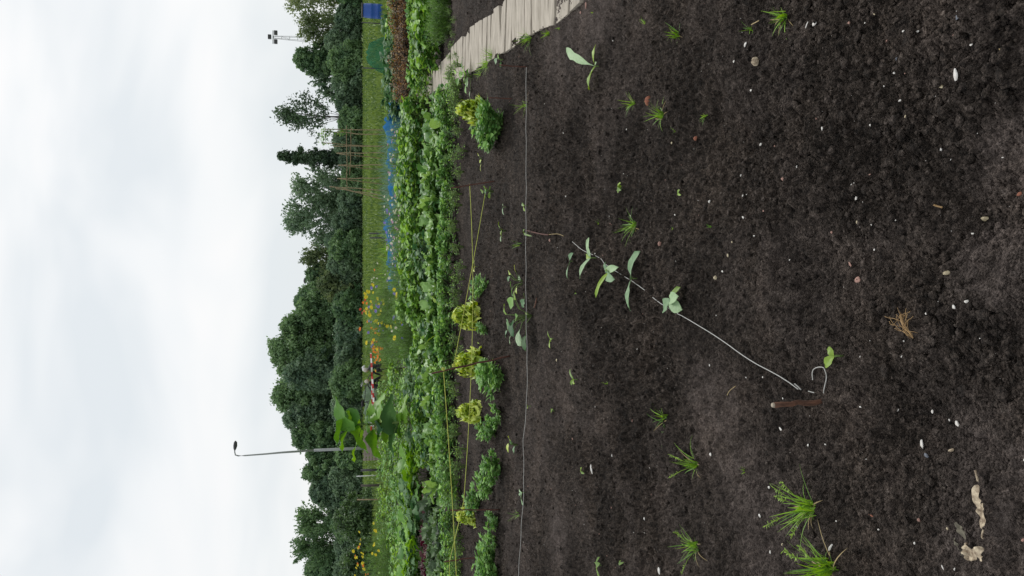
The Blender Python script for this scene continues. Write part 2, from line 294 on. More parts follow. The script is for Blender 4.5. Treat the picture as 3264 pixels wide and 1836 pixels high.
M = dict(
    soil=soilmat(),
    bean=leafmat('bean_leaf', (0.055, 0.165, 0.035), (0.33, 0.57, 0.11), 0.5, spec=0.3),
    broad=leafmat('blue_green_leaf', (0.075, 0.20, 0.05), (0.29, 0.51, 0.14), 0.5, spec=0.3),
    chard=leafmat('chard_leaf', (0.08, 0.20, 0.055), (0.30, 0.50, 0.15), 0.42, spec=0.4, bump=0.6, nscale=40),
    pale=leafmat('pale_vein', (0.35, 0.42, 0.22), (0.5, 0.56, 0.33), 0.4),
    lettuce=leafmat('lettuce_leaf', (0.34, 0.50, 0.055), (0.76, 0.88, 0.22), 0.42, bump=0.5),
    pea=leafmat('pea_leaf', (0.085, 0.225, 0.06), (0.30, 0.53, 0.155), 0.5, spec=0.3),
    seedling=leafmat('seedling_leaf', (0.11, 0.23, 0.10), (0.33, 0.48, 0.25), 0.5, nscale=70, bump=.6, trans=0.12),
    young=leafmat('young_leaf', (0.14, 0.26, 0.03), (0.30, 0.46, 0.05), 0.45),
    grass=leafmat('grass_blade', (0.10, 0.24, 0.03), (0.30, 0.54, 0.05), 0.5),
    mgrass=leafmat('meadow_blade', (0.04, 0.095, 0.02), (0.21, 0.30, 0.07), 0.6),
    straw=plain('dry_straw', (0.42, 0.33, 0.17), (0.25, 0.18, 0.08)),
    leek=leafmat('leek_leaf', (0.07, 0.15, 0.11), (0.18, 0.31, 0.22), 0.45),
    red=leafmat('red_orach_leaf', (0.10, 0.032, 0.022), (0.40, 0.25, 0.06), 0.5),
    beet=leafmat('beet_leaf', (0.035, 0.065, 0.03), (0.14, 0.25, 0.09), 0.5, spec=0.35, bump=0.5),
    beetred=leafmat('beet_red_leaf', (0.06, 0.012, 0.018), (0.13, 0.035, 0.035), 0.5, spec=0.35),
    big=leafmat('big_leaf', (0.08, 0.22, 0.035), (0.25, 0.48, 0.07), 0.48, spec=0.35, nscale=14),
    biggrey=leafmat('grey_green_leaf', (0.055, 0.14, 0.06), (0.16, 0.29, 0.12), 0.55, spec=0.25, nscale=14),
    dill=leafmat('feathery_leaf', (0.07, 0.18, 0.025), (0.17, 0.36, 0.05), 0.5),
    stem=plain('green_stem', (0.16, 0.24, 0.07), (0.10, 0.16, 0.04), 30),
    darkstem=plain('dark_stem', (0.06, 0.055, 0.035), (0.035, 0.03, 0.02), 30),
    tree=leafmat('tree_leaf', (0.065, 0.14, 0.068), (0.20, 0.32, 0.145), 0.6, trans=0.38, bump=0, nscale=0.9),
    treeblue=leafmat('tree_leaf_bluish', (0.08, 0.145, 0.092), (0.22, 0.32, 0.19), 0.6, trans=0.38, bump=0, nscale=0.9),
    treeyel=leafmat('tree_leaf_olive', (0.09, 0.14, 0.06), (0.24, 0.30, 0.13), 0.6, trans=0.38, bump=0, nscale=0.9),
    treedark=leafmat('tree_leaf_dark', (0.030, 0.065, 0.036), (0.10, 0.165, 0.082), 0.6, trans=0.2, bump=0, nscale=0.9),
    shrub=leafmat('shrub_leaf', (0.04, 0.085, 0.032), (0.14, 0.23, 0.09), 0.5, trans=0.25, bump=0, nscale=3),
    bark=plain('bark', (0.11, 0.095, 0.08), (0.05, 0.042, 0.035), 4, stretch=(3, 3, 0.6)),
    meadow=plain('meadow_green', (0.145, 0.215, 0.04), (0.07, 0.12, 0.025), 0.5, rough=0.9, bump=0.5, dist_=0.1, stretch=(0.35, 1, 1), detail=9),
    wood=plain('grey_board', (0.47, 0.42, 0.35), (0.29, 0.255, 0.205), 4.5, rough=0.85, bump=0.35, stretch=(1.2, 4, 4), detail=10),
    rust=plain('rusty_rod', (0.12, 0.045, 0.028), (0.055, 0.024, 0.018), 60, rough=0.8),
    stick=plain('brown_stick', (0.19, 0.09, 0.055), (0.06, 0.03, 0.02), 130, stretch=(1, 1, 0.15), bump=0.8),
    cut=plain('cut_wood', (0.42, 0.36, 0.28)),
    bamboo=plain('bamboo', (0.34, 0.27, 0.16), (0.20, 0.15, 0.09), 12),
    yellowline=plain('yellow_twine', (0.55, 0.60, 0.11), (0.42, 0.46, 0.08), 200, rough=0.6),
    whiteline=plain('white_twine', (0.55, 0.55, 0.52), (0.36, 0.35, 0.33), 300, rough=0.7),
    shell=plain('white_shell', (0.80, 0.78, 0.74), (0.60, 0.57, 0.52), 90, rough=0.5),
    cream=plain('cream_shell', (0.62, 0.56, 0.38), (0.40, 0.32, 0.2), 90, rough=0.5),
    slate=plain('grey_chip', (0.20, 0.22, 0.26), (0.12, 0.13, 0.15), 60),
    brick=plain('brick_chip', (0.35, 0.14, 0.08), (0.22, 0.08, 0.05), 90),
    pink=plain('pink_stone', (0.42, 0.25, 0.20), (0.28, 0.16, 0.13), 90),
    dryleaf=plain('dry_leaf', (0.66, 0.56, 0.40), (0.17, 0.12, 0.08), 90, rough=0.8),
    greyleaf=plain('grey_dry_leaf', (0.20, 0.18, 0.13), (0.09, 0.08, 0.06), 60),
    root=plain('pale_root', (0.42, 0.27, 0.12), (0.24, 0.15, 0.07), 60),
    barrel=plain('blue_plastic', (0.025, 0.10, 0.42), (0.02, 0.08, 0.34), 3, rough=0.4, bump=0),
    lid=plain('black_plastic', (0.02, 0.02, 0.022), None, 5, rough=0.5, bump=0),
    metal=plain('grey_metal', (0.30, 0.32, 0.32), (0.24, 0.255, 0.255), 2, rough=0.5, bump=0),
    darkmetal=plain('dark_metal', (0.05, 0.05, 0.055), None, 3, rough=0.5, bump=0),
    pallet=plain('weathered_pallet', (0.34, 0.29, 0.26), (0.22, 0.18, 0.16), 8, stretch=(0.4, 4, 4)),
    skin=plain('skin', (0.52, 0.30, 0.22), None, 20, rough=0.5, bump=0), hair=plain('grey_hair', (0.62, 0.57, 0.52), (0.4, 0.36, 0.33), 60),
    black=plain('black_cloth', (0.018, 0.018, 0.02), None, 30), white=plain('white_cloth', (0.75, 0.75, 0.77), (0.6, 0.6, 0.62), 20),
    f_yellow=plain('yellow_petal', (0.78, 0.66, 0.03), (0.6, 0.5, 0.02), bump=0), f_orange=plain('orange_petal', (0.85, 0.27, 0.02), (0.7, 0.2, 0.02), bump=0),
    f_red=plain('red_petal', (0.55, 0.07, 0.03), (0.45, 0.05, 0.02), bump=0), f_purple=plain('violet_petal', (0.25, 0.22, 0.55), (0.2, 0.16, 0.45), bump=0),
    f_pink=plain('pink_petal', (0.62, 0.36, 0.50), (0.5, 0.28, 0.4), bump=0), f_white=plain('white_petal', (0.78, 0.74, 0.60), (0.6, 0.58, 0.45), bump=0),
    f_gold=plain('golden_petal', (0.85, 0.52, 0.01), (0.75, 0.4, 0.01), bump=0),
)
def netmat(name, col, alpha, scale):
    m, t, b, o = mat(name); L = t.links.new
    b.inputs['Base Color'].default_value = (*col, 1); b.inputs['Roughness'].default_value = 0.9; b.inputs['Specular IOR Level'].default_value = 0.1
    g = t.nodes.new('ShaderNodeTexCoord'); n = t.nodes.new('ShaderNodeTexNoise'); n.inputs['Scale'].default_value = scale; n.inputs['Detail'].default_value = 5
    L(g.outputs['Object'], n.inputs['Vector'])
    mr = t.nodes.new('ShaderNodeMapRange'); mr.inputs[1].default_value = 0.35; mr.inputs[2].default_value = 0.65; mr.inputs[3].default_value = alpha - 0.12; mr.inputs[4].default_value = min(1, alpha + 0.12)
    L(n.outputs['Fac'], mr.inputs[0]); L(mr.outputs[0], b.inputs['Alpha'])
    return m
M['bluenet'] = netmat('blue_net', (0.02, 0.135, 0.30), 0.84, 5.0)
M['greennet'] = netmat('green_net', (0.02, 0.15, 0.075), 0.5, 4.0)
def stripemat():
    m, t, b, o = mat('red_white_tape'); L = t.links.new
    g = t.nodes.new('ShaderNodeTexCoord'); s = t.nodes.new('ShaderNodeSeparateXYZ'); L(g.outputs['Object'], s.inputs[0])
    a = t.nodes.new('ShaderNodeMath'); a.operation = 'MULTIPLY'; a.inputs[1].default_value = 3.2; L(s.outputs[0], a.inputs[0])
    f = t.nodes.new('ShaderNodeMath'); f.operation = 'FRACT'; L(a.outputs[0], f.inputs[0])
    c = t.nodes.new('ShaderNodeMath'); c.operation = 'GREATER_THAN'; c.inputs[1].default_value = 0.5; L(f.outputs[0], c.inputs[0])
    mx = t.nodes.new('ShaderNodeMix'); mx.data_type = 'RGBA'; mx.inputs[6].default_value = (0.8, 0.78, 0.76, 1); mx.inputs[7].default_value = (0.6, 0.04, 0.04, 1)
    L(c.outputs[0], mx.inputs[0]); L(mx.outputs[2], b.inputs['Base Color']); return m
M['tape'] = stripemat()

# ------------------------------------------------------------------ ground
def coarse_ground():
    mb = MB(); 
    xs = np.concatenate([-np.geomspace(1500, 12, 26), np.linspace(-10, 10, 41), np.geomspace(12, 1500, 26)])
    ys = np.concatenate([np.linspace(-8, 40, 97), np.geomspace(41, 2500, 50)])
    X, Y = np.meshgrid(xs, ys); Z = 0.04 * vnoise(X * 0.7, Y * 0.7, 3) - 0.05
    Z = np.where((Y < 14) & (np.abs(X) < 9), Z - 0.14, Z)
    n = len(xs); q = [(i*n+j, i*n+j+1, (i+1)*n+j+1, (i+1)*n+j) for i in range(len(ys)-1) for j in range(n-1)]
    mb.add(np.stack([X, Y, Z], -1), q); tag(mb.build('ground', M['soil']), kind='structure')
coarse_ground()
def soil_bed(nr=1150, nc=1150):
    Xp = np.linspace(3420, 1440, nr); d = HCAM / np.tan(PITCH + np.arctan((Xp - 1632) / FPX))
    extra = np.linspace(d[-1] + 0.04, 13.6, 70); d = np.concatenate([np.linspace(0.35, d[0] - 0.02, 25), d, extra])
    s = np.linspace(-1, 1, nc); D, S = np.meshgrid(d, s, indexing='ij')
    x = S * (0.75 + 0.43 * D); z = soilh(x, D)
    nrr = len(d); i, j = np.meshgrid(np.arange(nrr - 1), np.arange(nc - 1), indexing='ij'); a = i * nc + j
    q = np.stack([a, a + 1, a + nc + 1, a + nc], -1).reshape(-1, 4)
    mb = MB(); mb.add(np.stack([x, D, z], -1), q, None, dryness(x, D).ravel()); tag(mb.build('soil', M['soil']), kind='structure')
soil_bed()
def meadow():
    mb = MB(); xs = np.concatenate([-np.geomspace(900, 30, 20), np.linspace(-28, 28, 60), np.geomspace(30, 900, 20)])
    ys = np.concatenate([np.linspace(24, 60, 60), np.geomspace(61, 400, 40)])
    X, Y = np.meshgrid(xs, ys); Z = 0.12 * vnoise(X * 0.25, Y * 0.25, 7) * np.clip((Y - 24) / 20, 0, 1) + 0.02
    n = len(xs); q = [(i*n+j, i*n+j+1, (i+1)*n+j+1, (i+1)*n+j) for i in range(len(ys)-1) for j in range(n-1)]
    mb.add(np.stack([X, Y, Z], -1), q); tag(mb.build('meadow', M['meadow']), kind='structure')
    # grass blades standing on it
    n = 42000; d = 24 + 80 * RNG.random(n) ** 1.8; x = (RNG.random(n) - 0.5) * (d * 0.95 + 6)
    cl = vnoise(x * 0.5, d * 0.5, 71); hgt = 0.10 + 0.16 * RNG.random(n) + 0.16 * np.clip(cl + 0.1, 0, 1)
    wd = 0.02 + d * 0.0009; a = RNG.random(n) * 6.28; lx = RNG.normal(0, 0.08, n); ly = RNG.normal(0, 0.08, n)
    b = np.stack([x, d, np.zeros(n)], -1); off = np.stack([np.cos(a) * wd, np.sin(a) * wd, 0 * a], -1)
    v = np.stack([b - off, b + off, b + np.stack([lx, ly, hgt], -1)], 1).reshape(-1, 3)
    mb = MB(); mb.add(v, None, np.arange(n * 3).reshape(-1, 3), np.repeat(np.clip(RNG.random(n) * 0.5 + cl * 0.6 + 0.2, 0, 1), 3))
    tag(mb.build('meadow_grass', M['mgrass']), 'uneven green meadow grass beyond the plots', 'grass', kind='stuff')
meadow()
def crumbs(n, dmin, dmax, smin, smax, name, m, label, cat, flat=0.75, power=1.6):
    ico = [(0,0,-1),(.72,-.53,-.45),(-.28,-.85,-.45),(-.89,0,-.45),(-.28,.85,-.45),(.72,.53,-.45),(.28,-.85,.45),(-.72,-.53,.45),(-.72,.53,.45),(.28,.85,.45),(.89,0,.45),(0,0,1)]
    tr = np.array([(0,1,2),(1,0,5),(0,2,3),(0,3,4),(0,4,5),(1,5,10),(2,1,6),(3,2,7),(4,3,8),(5,4,9),(1,10,6),(2,6,7),(3,7,8),(4,8,9),(5,9,10),(6,10,11),(7,6,11),(8,7,11),(9,8,11),(10,9,11)])
    ico = np.array(ico)
    u = RNG.random(n); d = dmin + (dmax - dmin) * u ** power; x = (RNG.random(n) - 0.5) * 2 * (0.55 + 0.42 * d)
    keep = RNG.random(n) < np.clip(0.5 + 1.6 * vnoise(x * 1.3 + 7, d * 1.3, 91) + 0.2, 0.1, 1); keep &= RNG.random(n) > 1.4 * dryness(x, d) - .2; x = x[keep]; d = d[keep]; n = len(x)
    a_, b_ = path_edges(d); ok_ = ~((x > a_ + .03) & (x < b_) & (d > 4)); x = x[ok_]; d = d[ok_]; n = len(x)
    s = smin + (smax - smin) * RNG.random(n) ** 3; z = soilh(x, d) + s * 0.15
    v = ico[None] * (1 + 0.28 * RNG.normal(size=(n, 12, 1))) * s[:, None, None] * np.array([1, 1, flat]) * (0.75 + 0.5 * RNG.random((n, 1, 3)))
    v += np.stack([x, d, z], -1)[:, None, :]
    t = (tr[None] + (np.arange(n) * 12)[:, None, None]).reshape(-1, 3)
    mb = MB(); mb.add(v, None, t, np.repeat(RNG.random(n) * .3, 12))
    tag(mb.build(name, m), label, cat, kind='stuff')
crumbs(34000, 1.2, 8.0, 0.003, 0.013, 'soil_clods', M['soil'], 'loose dark crumbs and clods scattered over the soil', 'soil clods')
crumbs(1300, 1.2, 8.0, 0.0010, 0.0036, 'shell_grit', M['shell'], 'tiny white specks of shell grit sprinkled over the soil', 'grit', 0.5, 1.2)
crumbs(420, 1.2, 8.0, 0.002, 0.006, 'brown_grit', M['pink'], 'small pinkish brown stone grit scattered in the soil', 'grit', 0.6, 1.2)
exec_later = []

# ------------------------------------------------------------------ trees
def quads(mb, c, s, var, flat=0.0, nrm=None):
    """many small bent leaf rhombi: c centres, s sizes"""
    n = len(c); a = RNG.normal(size=(n, 3))
    if nrm is not None: 
        nn = nrm + 0.7 * RNG.normal(size=(n, 3)); nn /= np.linalg.norm(nn, axis=1)[:, None]; a = a - (a * nn).sum(1)[:, None] * nn
    else: nn = RNG.normal(size=(n, 3)); nn /= np.linalg.norm(nn, axis=1)[:, None]; a = a - (a * nn).sum(1)[:, None] * nn
    a /= np.linalg.norm(a, axis=1)[:, None]; b = np.cross(nn, a)
    s = np.asarray(s).reshape(-1, 1) * np.ones((n, 1))
    v = np.stack([c - a * s, c - b * s * 0.5 + nn * s * 0.12, c + a * s, c + b * s * 0.5 + nn * s * 0.12], 1).reshape(-1, 3)
    mb.add(v, np.arange(n * 4).reshape(-1, 4), None, np.repeat(var, 4))
def crown(H, Rr, base, kind, leafs, size):
    """crown of leaf clumps in an irregular volume; returns mesh builder and clump centres"""
    mb = MB(); nc = {'round': 150, 'poplar': 80, 'feather': 90, 'hedge': 130, 'spire': 85}[kind]
    C = []
    ph = RNG.random(4) * 6.28
    for i in range(nc * 6):
        if len(C) >= nc: break
        t = RNG.random(); a = RNG.random() * 6.28
        if kind == 'round': prof = max(0.0, 1 - abs(2 * (t * .9 + .1) - 1) ** 2.3) ** 0.5
        elif kind == 'poplar': prof = (0.45 + 0.55 * math.sin(math.pi * t ** 0.8)) * (1.0 - t * 0.55)
        elif kind == 'spire': prof = (0.35 + 0.85 * min(1, t * 4)) * (1 - t) ** 0.7
        elif kind == 'hedge': prof = math.sqrt(max(0, 1 - (t * 0.98) ** 2.4))
        else: prof = (0.35 + 0.65 * math.sin(math.pi * t ** 0.75) ** 0.8)
        prof *= 1 + 0.28 * math.sin(3 * a + ph[0] + t * 5) + 0.15 * math.sin(5 * a + ph[1] + t * 9)
        r = Rr * prof * (RNG.random() ** (0.28 if kind in ('round', 'hedge') else .4))
        C.append((r * math.cos(a), r * math.sin(a), base + (H - base) * t, t))
    C = np.array(C)
    if kind in ('round', 'hedge', 'poplar'):
        n = int(leafs * .55); t = RNG.random(n); a = RNG.random(n) * 6.28
        prof = {'round': lambda t: np.maximum(0, 1 - np.abs(2 * (t * .9 + .1) - 1) ** 2.3) ** .5, 'hedge': lambda t: np.sqrt(np.maximum(0, 1 - (t * .98) ** 2.4)), 'poplar': lambda t: (.45 + .55 * np.sin(np.pi * t ** .8)) * (1 - t * .55)}[kind](t)
        prof = prof * (1 + 0.28 * np.sin(3 * a + ph[0] + t * 5) + 0.15 * np.sin(5 * a + ph[1] + t * 9)); r = Rr * prof * (0.3 + .55 * RNG.random(n))
        c = np.stack([r * np.cos(a), r * np.sin(a), base + (H - base) * t], -1); c += .05 * Rr * RNG.normal(size=c.shape)
        quads(mb, c, size * (0.6 + 0.8 * RNG.random(n)), np.clip(.3 + .35 * vnoise(c[:, 0] * .7 + c[:, 1], c[:, 2] * .8, 5) * 2 + .2 * RNG.random(n), 0, 1), nrm=np.stack([np.cos(a), np.sin(a), .4 + 0 * a], -1))
    for (x, y, z, t) in C:
        n = int(leafs / nc * (0.6 + 0.8 * RNG.random())); cv = 0.15 + 0.5 * RNG.random()
        if kind in ('feather', 'spire'):
            out_ = np.array([x / (Rr + .01), y / (Rr + .01), 0.55 + 0.8 * RNG.random()]); out_ /= np.linalg.norm(out_)
            for k in range(7):
                dr = out_ + 0.4 * RNG.normal(size=3); dr /= np.linalg.norm(dr); L = (0.16 + 0.2 * RNG.random()) * Rr + 0.5
                m_ = max(3, n // 7); u = RNG.random(m_)
                c = np.array([x, y, z]) + dr * (u * L * 1.6)[:, None] + RNG.normal(size=(m_, 3)) * (0.13 * L * (1.15 - u))[:, None]
                quads(mb, c, size * (0.6 + 0.7 * RNG.random(m_)), np.clip(cv + 0.25 * RNG.random(m_), 0, 1))
            continue
        rc = (0.12 + 0.13 * RNG.random()) * Rr * {'round': 1, 'poplar': 1.5, 'hedge': 1.0, 'spire': 0.85}[kind]
        d = RNG.normal(size=(n, 3)); d /= np.linalg.norm(d, axis=1)[:, None]
        rad = rc * (0.35 + 0.75 * RNG.random(n) + .5 * (RNG.random(n) < .12)) * (1 + 0.25 * np.sin(d[:, 0] * 5 + x) * np.cos(d[:, 2] * 6 + z))
        c = np.array([x, y, z]) + d * rad[:, None] * np.array([1, 1, 0.85])
        quads(mb, c, size * (0.6 + 0.8 * RNG.random(n)), np.clip(cv + 0.35 * RNG.random(n), 0, 1), nrm=d)
    return mb, C
def trunk(H, C, r0, lean=0.0, nl=14):
    mb = MB(); top = Vector((lean * H, 0, H * 0.9)); ph = rnd(0, 6)
    axis = [Vector((lean * H * t + 0.02 * H * math.sin(t * 5 + ph), 0.015 * H * math.sin(t * 4 + ph * 2), H * 0.92 * t)) for t in np.linspace(0, 1, 8)]
    tube(mb, axis, np.linspace(r0, r0 * 0.12, 8), 8)
    idx = RNG.choice(len(C), min(nl, len(C)), replace=False)
    for i in idx:
        c = Vector(C[i][:3]); k = max(1, min(6, int(c.z / H * 7 * 0.72))); a = axis[k]
        m_ = a.lerp(c, 0.5) + Vector((0, 0, -0.04 * H)) ; tube(mb, [a, m_, c], [r0 * 0.32, r0 * 0.2, r0 * 0.06], 5)
    return mb
def tree(name, Y, wY, X0, d, kind, m, label, leafs=4200, size=0.30, Xb=None, lean=0.0, cat='tree', group='trees beyond the meadow', r0=None):
    H = zat(X0, d); Rr = wY / FPX * d / 2; b = max(0.3, zat(Xb, d)) if Xb else 0.3
    root = empty(name, (xat(Y, d), d, 0.0), label, cat, group, rz=rnd(0, 6.28) if not lean else 0)
    cb, C = crown(H * 0.97, Rr * 0.88, b, kind, leafs, size); cb.build('crown', m, root)
    if lean:
        for ch in root.children: ch.rotation_euler = (0, lean, 0)
    tb = trunk(H, C, r0 or max(0.09, H * 0.016)); t_ = tb.build('trunk', M['bark'], root)
    if lean: t_.rotation_euler = (0, lean, 0)
    return root
T, TB, TY = M['tree'], M['treeblue'], M['treeyel']
TR = [ # name, Y, width, topX, d, kind, mat, label, leaves, size, Xb
 ('feathery_tree', 5, 130, 935, 108, 'feather', TY, 'open feathery tree with thin branches beyond the blue barrel', 2600, .26, 1090),
 ('feathery_tree', 95, 80, 962, 106, 'feather', TY, 'small olive feathery tree in front of the floodlight mast', 2400, .24, 1085),
 ('round_tree', 200, 95, 935, 108, 'round', T, 'dark tree with a ragged loose top between the two floodlight masts', 3600, .28, 1080),
 ('willow_tree', 265, 110, 1015, 110, 'feather', TB, 'low bluish willow right beside the leaning open poplar', 3600, .28, 1140),
 ('poplar_tree', 372, 135, 905, 106, 'spire', M['treedark'], 'open leaning tree with a bare trunk standing alone above the hedge', 2000, .27, 1050),
 ('poplar_tree', 508, 78, 880, 106, 'poplar', M['treedark'], 'slim upright poplar rising behind the bamboo bean poles', 3800, .27, 1120),
 ('willow_tree', 600, 120, 962, 107, 'feather', TB, 'feathery grey willow just left of the slim poplar', 4200, .27, 1110),
 ('willow_tree', 690, 150, 938, 109, 'feather', TB, 'broad feathery grey willow with sky showing through its crown', 5200, .27, 1120),
 ('round_tree', 770, 90, 1035, 104, 'hedge', TB, 'low round bluish tree beside the broad feathery willow', 3000, .28, 1150),
 ('round_tree', 818, 80, 978, 112, 'feather', TY, 'small olive brown tree with wispy top in the treeline gap', 3000, .26, 1100),
 ('round_tree', 875, 100, 975, 116, 'round', T, 'dark round tree behind the yellow green shrub', 3600, .3, 1120),
 ('round_tree', 960, 130, 938, 113, 'round', T, 'dark dense tree at the shoulder of the tall wood', 5200, .3, 1120),
 ('round_tree', 1040, 120, 895, 116, 'round', T, 'tall dark tree with a notched crown left of the dark shoulder tree', 5400, .3, 1120),
 ('round_tree', 1120, 150, 858, 115, 'round', T, 'tallest dark tree in the middle of the wood', 6600, .3, 1110),
 ('round_tree', 1185, 110, 902, 110, 'round', TB, 'bluish tree in front of the tallest tree of the wood', 4600, .3, 1130),
 ('round_tree', 1255, 135, 868, 116, 'round', T, 'second tallest tree of the wood with two ragged tops', 5800, .3, 1110),
 ('round_tree', 1325, 100, 900, 112, 'round', TB, 'bluish green tree on the left flank of the wood', 4200, .3, 1130),
 ('round_tree', 1385, 100, 928, 110, 'round', T, 'dark tree just right of the street lamp', 4400, .3, 1130),
 ('round_tree', 1445, 80, 975, 108, 'round', T, 'dark tree directly behind the street lamp pole', 3400, .28, 1140),
 ('round_tree', 1495, 90, 962, 106, 'round', T, 'dark pointed tree just left of the street lamp', 3800, .28, 1140),
 ('round_tree', 1560, 100, 985, 104, 'hedge', TB, 'dome shaped tree left of the street lamp, second one along', 4000, .28, 1150),
 ('round_tree', 1640, 110, 975, 106, 'feather', T, 'ragged dark tree behind the near hazel shrub', 4600, .27, 1130),
 ('round_tree', 1725, 130, 960, 108, 'feather', T, 'dark tree with spiky top above the golden flowers', 5200, .27, 1110),
 ('round_tree', 1800, 120, 972, 110, 'round', T, 'dark tree at the far left end of the treeline', 4600, .28, 1120),
]
for a in TR: tree(a[0], a[1], a[2] * (1.3 if 900 < a[1] < 1600 else 1.0), *a[3:8], leafs=int(a[8] * (2.3 if a[4] > 106 and a[5] != 'feather' else 1.8)) if 'open' not in a[7] else int(a[8] * 1.6), size=a[9] * .74, Xb=a[10])
# hedge bushes under the treeline
hb = [(-20,110,1075),(60,110,1072),(140,110,1035),(200,110,1045),(270,110,1060),(335,90,1072),(395,100,1080),(455,90,1062),(520,100,1085),(580,100,1090),(645,110,1080),
      (715,110,1062),(790,110,1050),(850,100,1045),(905,110,1012),(975,110,1060),(1050,120,1070),(1130,120,1075),(1215,120,1055),(1300,120,1060),(1380,110,1075),(1450,100,1075),
      (1520,110,1050),(1590,110,1045),(1660,110,1060),(1740,120,1070),(1820,110,1065)]
for i, (Y, wv, X0) in enumerate(hb):
    m_ = TY if Y in (905,) else (TB if i % 3 else T)
    lab = 'yellow green shrub at the foot of the dark wood' if Y == 905 else 'dark green bush in the hedge at the foot of the treeline'
    tree('hedge_bush', Y, wv * 1.15, X0, 101 + (i % 3) * 1.5, 'hedge', m_, lab, 6000, .19, None, cat='bush', group='hedge bushes along the meadow', r0=.08)
tree('hazel_shrub', 1650, 175, 1072, 42, 'hedge', M['shrub'], 'lighter green shrub near the brown post, in front of the treeline', 6500, .085, None, cat='shrub', group='shrubs at the plot edge', r0=.04)
tree('hazel_shrub', 1795, 150, 1092, 36, 'hedge', M['shrub'], 'green shrub behind the golden flowers', 6000, .075, None, cat='shrub', group='shrubs at the plot edge', r0=.04)

# ------------------------------------------------------------------ masts, lamps, posts
def floodmast(Y, X0, d, label, arm):
    root = empty('floodlight_mast', (xat(Y, d), d, 0), label, 'floodlight mast', 'floodlight masts behind the trees'); H = zat(X0, d)
    mb = MB(); b0, b1 = 0.95, 0.35
    for sx, sy in ((-1,-1),(1,-1),(1,1),(-1,1)): tube(mb, [(sx*b0/2*1.6, sy*b0/2*1.6, 0), (sx*b1/2, sy*b1/2, H)], 0.038, 4)
    nseg = 11
    for i in range(nseg):
        z0 = H*i/nseg; z1 = H*(i+1)/nseg; w0 = (b0*1.6+(b1-b0*1.6)*i/nseg)/2; w1 = (b0*1.6+(b1-b0*1.6)*(i+1)/nseg)/2
        for s in (-1, 1): 
            tube(mb, [(-w1, s*w1, z1), (w1, s*w1, z1)], 0.022, 4)
            if i % 2: tube(mb, [(-w0, s*w0, z0), (w1, s*w1, z1)], 0.016, 4)
    mb.build('lattice_tower', M['metal'], root)
    mb = MB(); tube(mb, [(-arm/2, 0, H+0.1), (arm/2, 0, H+0.1)], 0.09, 6); mb.build('cross_arm', M['metal'], root)
    for k, (x, z) in enumerate(((-arm*0.33, -0.45), (arm*0.33, -0.45), (0, 0.65))):
        mb = MB(); box(mb, (x-arm*0.15, -0.35, H+z-0.25), (x+arm*0.15, 0.2, H+z+0.35)); mb.build('floodlight', M['darkmetal'], root, smooth=False)
floodmast(136, 872, 150, 'tall lattice floodlight mast rising beside the olive feathery tree', 2.5)
floodmast(691-460, 994, 210, 'distant floodlight mast half hidden behind the ragged round tree', 2.6)
def street_lamp():
    d = 42; z1 = zat(748, d); xt = xat(1435, d, z1); root = empty('street_lamp', (xat(1427, d), d, 0), 'grey street lamp with curved neck standing in front of the treeline', 'street lamp')
    H = z1; mb = MB(); tube(mb, [(0,0,0),(0.0,0,H*0.45)], [0.085, 0.07], 12); mb.build('lower_pole', M['metal'], root)
    mb = MB(); x1 = -0.2
    tube(mb, [(0,0,H*0.45-0.02),(-0.05,0,H*0.68),(-0.09,0,H*0.78),(-0.13,0,H*0.93),(-0.13,0,H*0.975),(-0.08,0,H*0.995),(0.08,0,H),(0.2,0,H-0.01)], [0.06,0.05,0.042,0.036,0.034,0.032,0.03,0.028], 10); mb.build('upper_pole', M['metal'], root)
    mb = MB(); n = 12; tube(mb, [(0.16,0,H),(0.26,0,H-0.01),(0.40,0,H-0.03),(0.58,0,H-0.04),(0.66,0,H-0.04)], [0.03,0.075,0.10,0.085,0.02], n); mb.build('lamp_head', M['darkmetal'], root)
street_lamp()
root = empty('street_lamp', (xat(895, 190), 190, 0), 'distant street lamp peeping over the treeline', 'street lamp')
mb = MB(); Hh = zat(978, 190); tube(mb, [(0,0,0),(0,0,Hh)], 0.16, 6); mb.build('pole', M['metal'], root)
mb = MB(); tube(mb, [(0,0,Hh),(0,0,Hh+0.25),(0,0,Hh+0.6),(0,0,Hh+0.8)], [0.3,0.75,0.7,0.15], 10); mb.build('lamp_head', M['darkmetal'], root)
for (Y, X0, d, r, m_, lab, lean) in ((78, 1152, 24, .018, 'darkmetal', 'thin dark post in the grass beside the blue barrel', 0),
        (222, 1155, 22, .018, 'darkmetal', 'thin dark post at the end of the green net mound', 0),
        (745, 1176, 22, .022, 'darkmetal', 'short dark stake among the leek leaves, nearer the slim poplar', .0),
        (759, 1178, 22, .022, 'darkmetal', 'short dark stake beside the other one in the leek bed', .0),
        (1497, 1150, 30, .05, 'darkmetal', 'dark fence post on the meadow right of the pallet', .02),
        (1515, 1136, 40, .025, 'white', 'thin white marker pole on the meadow', 0),
        (1546, 1150, 30, .05, 'bark', 'brown wooden post beside the hazel shrub', .02),
        (1592, 1138, 26, .022, 'bamboo', 'leaning bamboo cane in front of the hazel shrub', .05),
        (1090, 1172, 26, .03, 'bark', 'short wooden stake behind the orange flowers', 0)):
    H = zat(X0, d); x = xat(Y, d); mb = MB(); tube(mb, [(0,0,-.05),(lean*H/2,0,H/2),(lean*H,0,H)], [r, r*.95, r*.9], 8)
    o = mb.build('post', M[m_]); o.location = (x, d, 0); tag(o, lab, 'post')
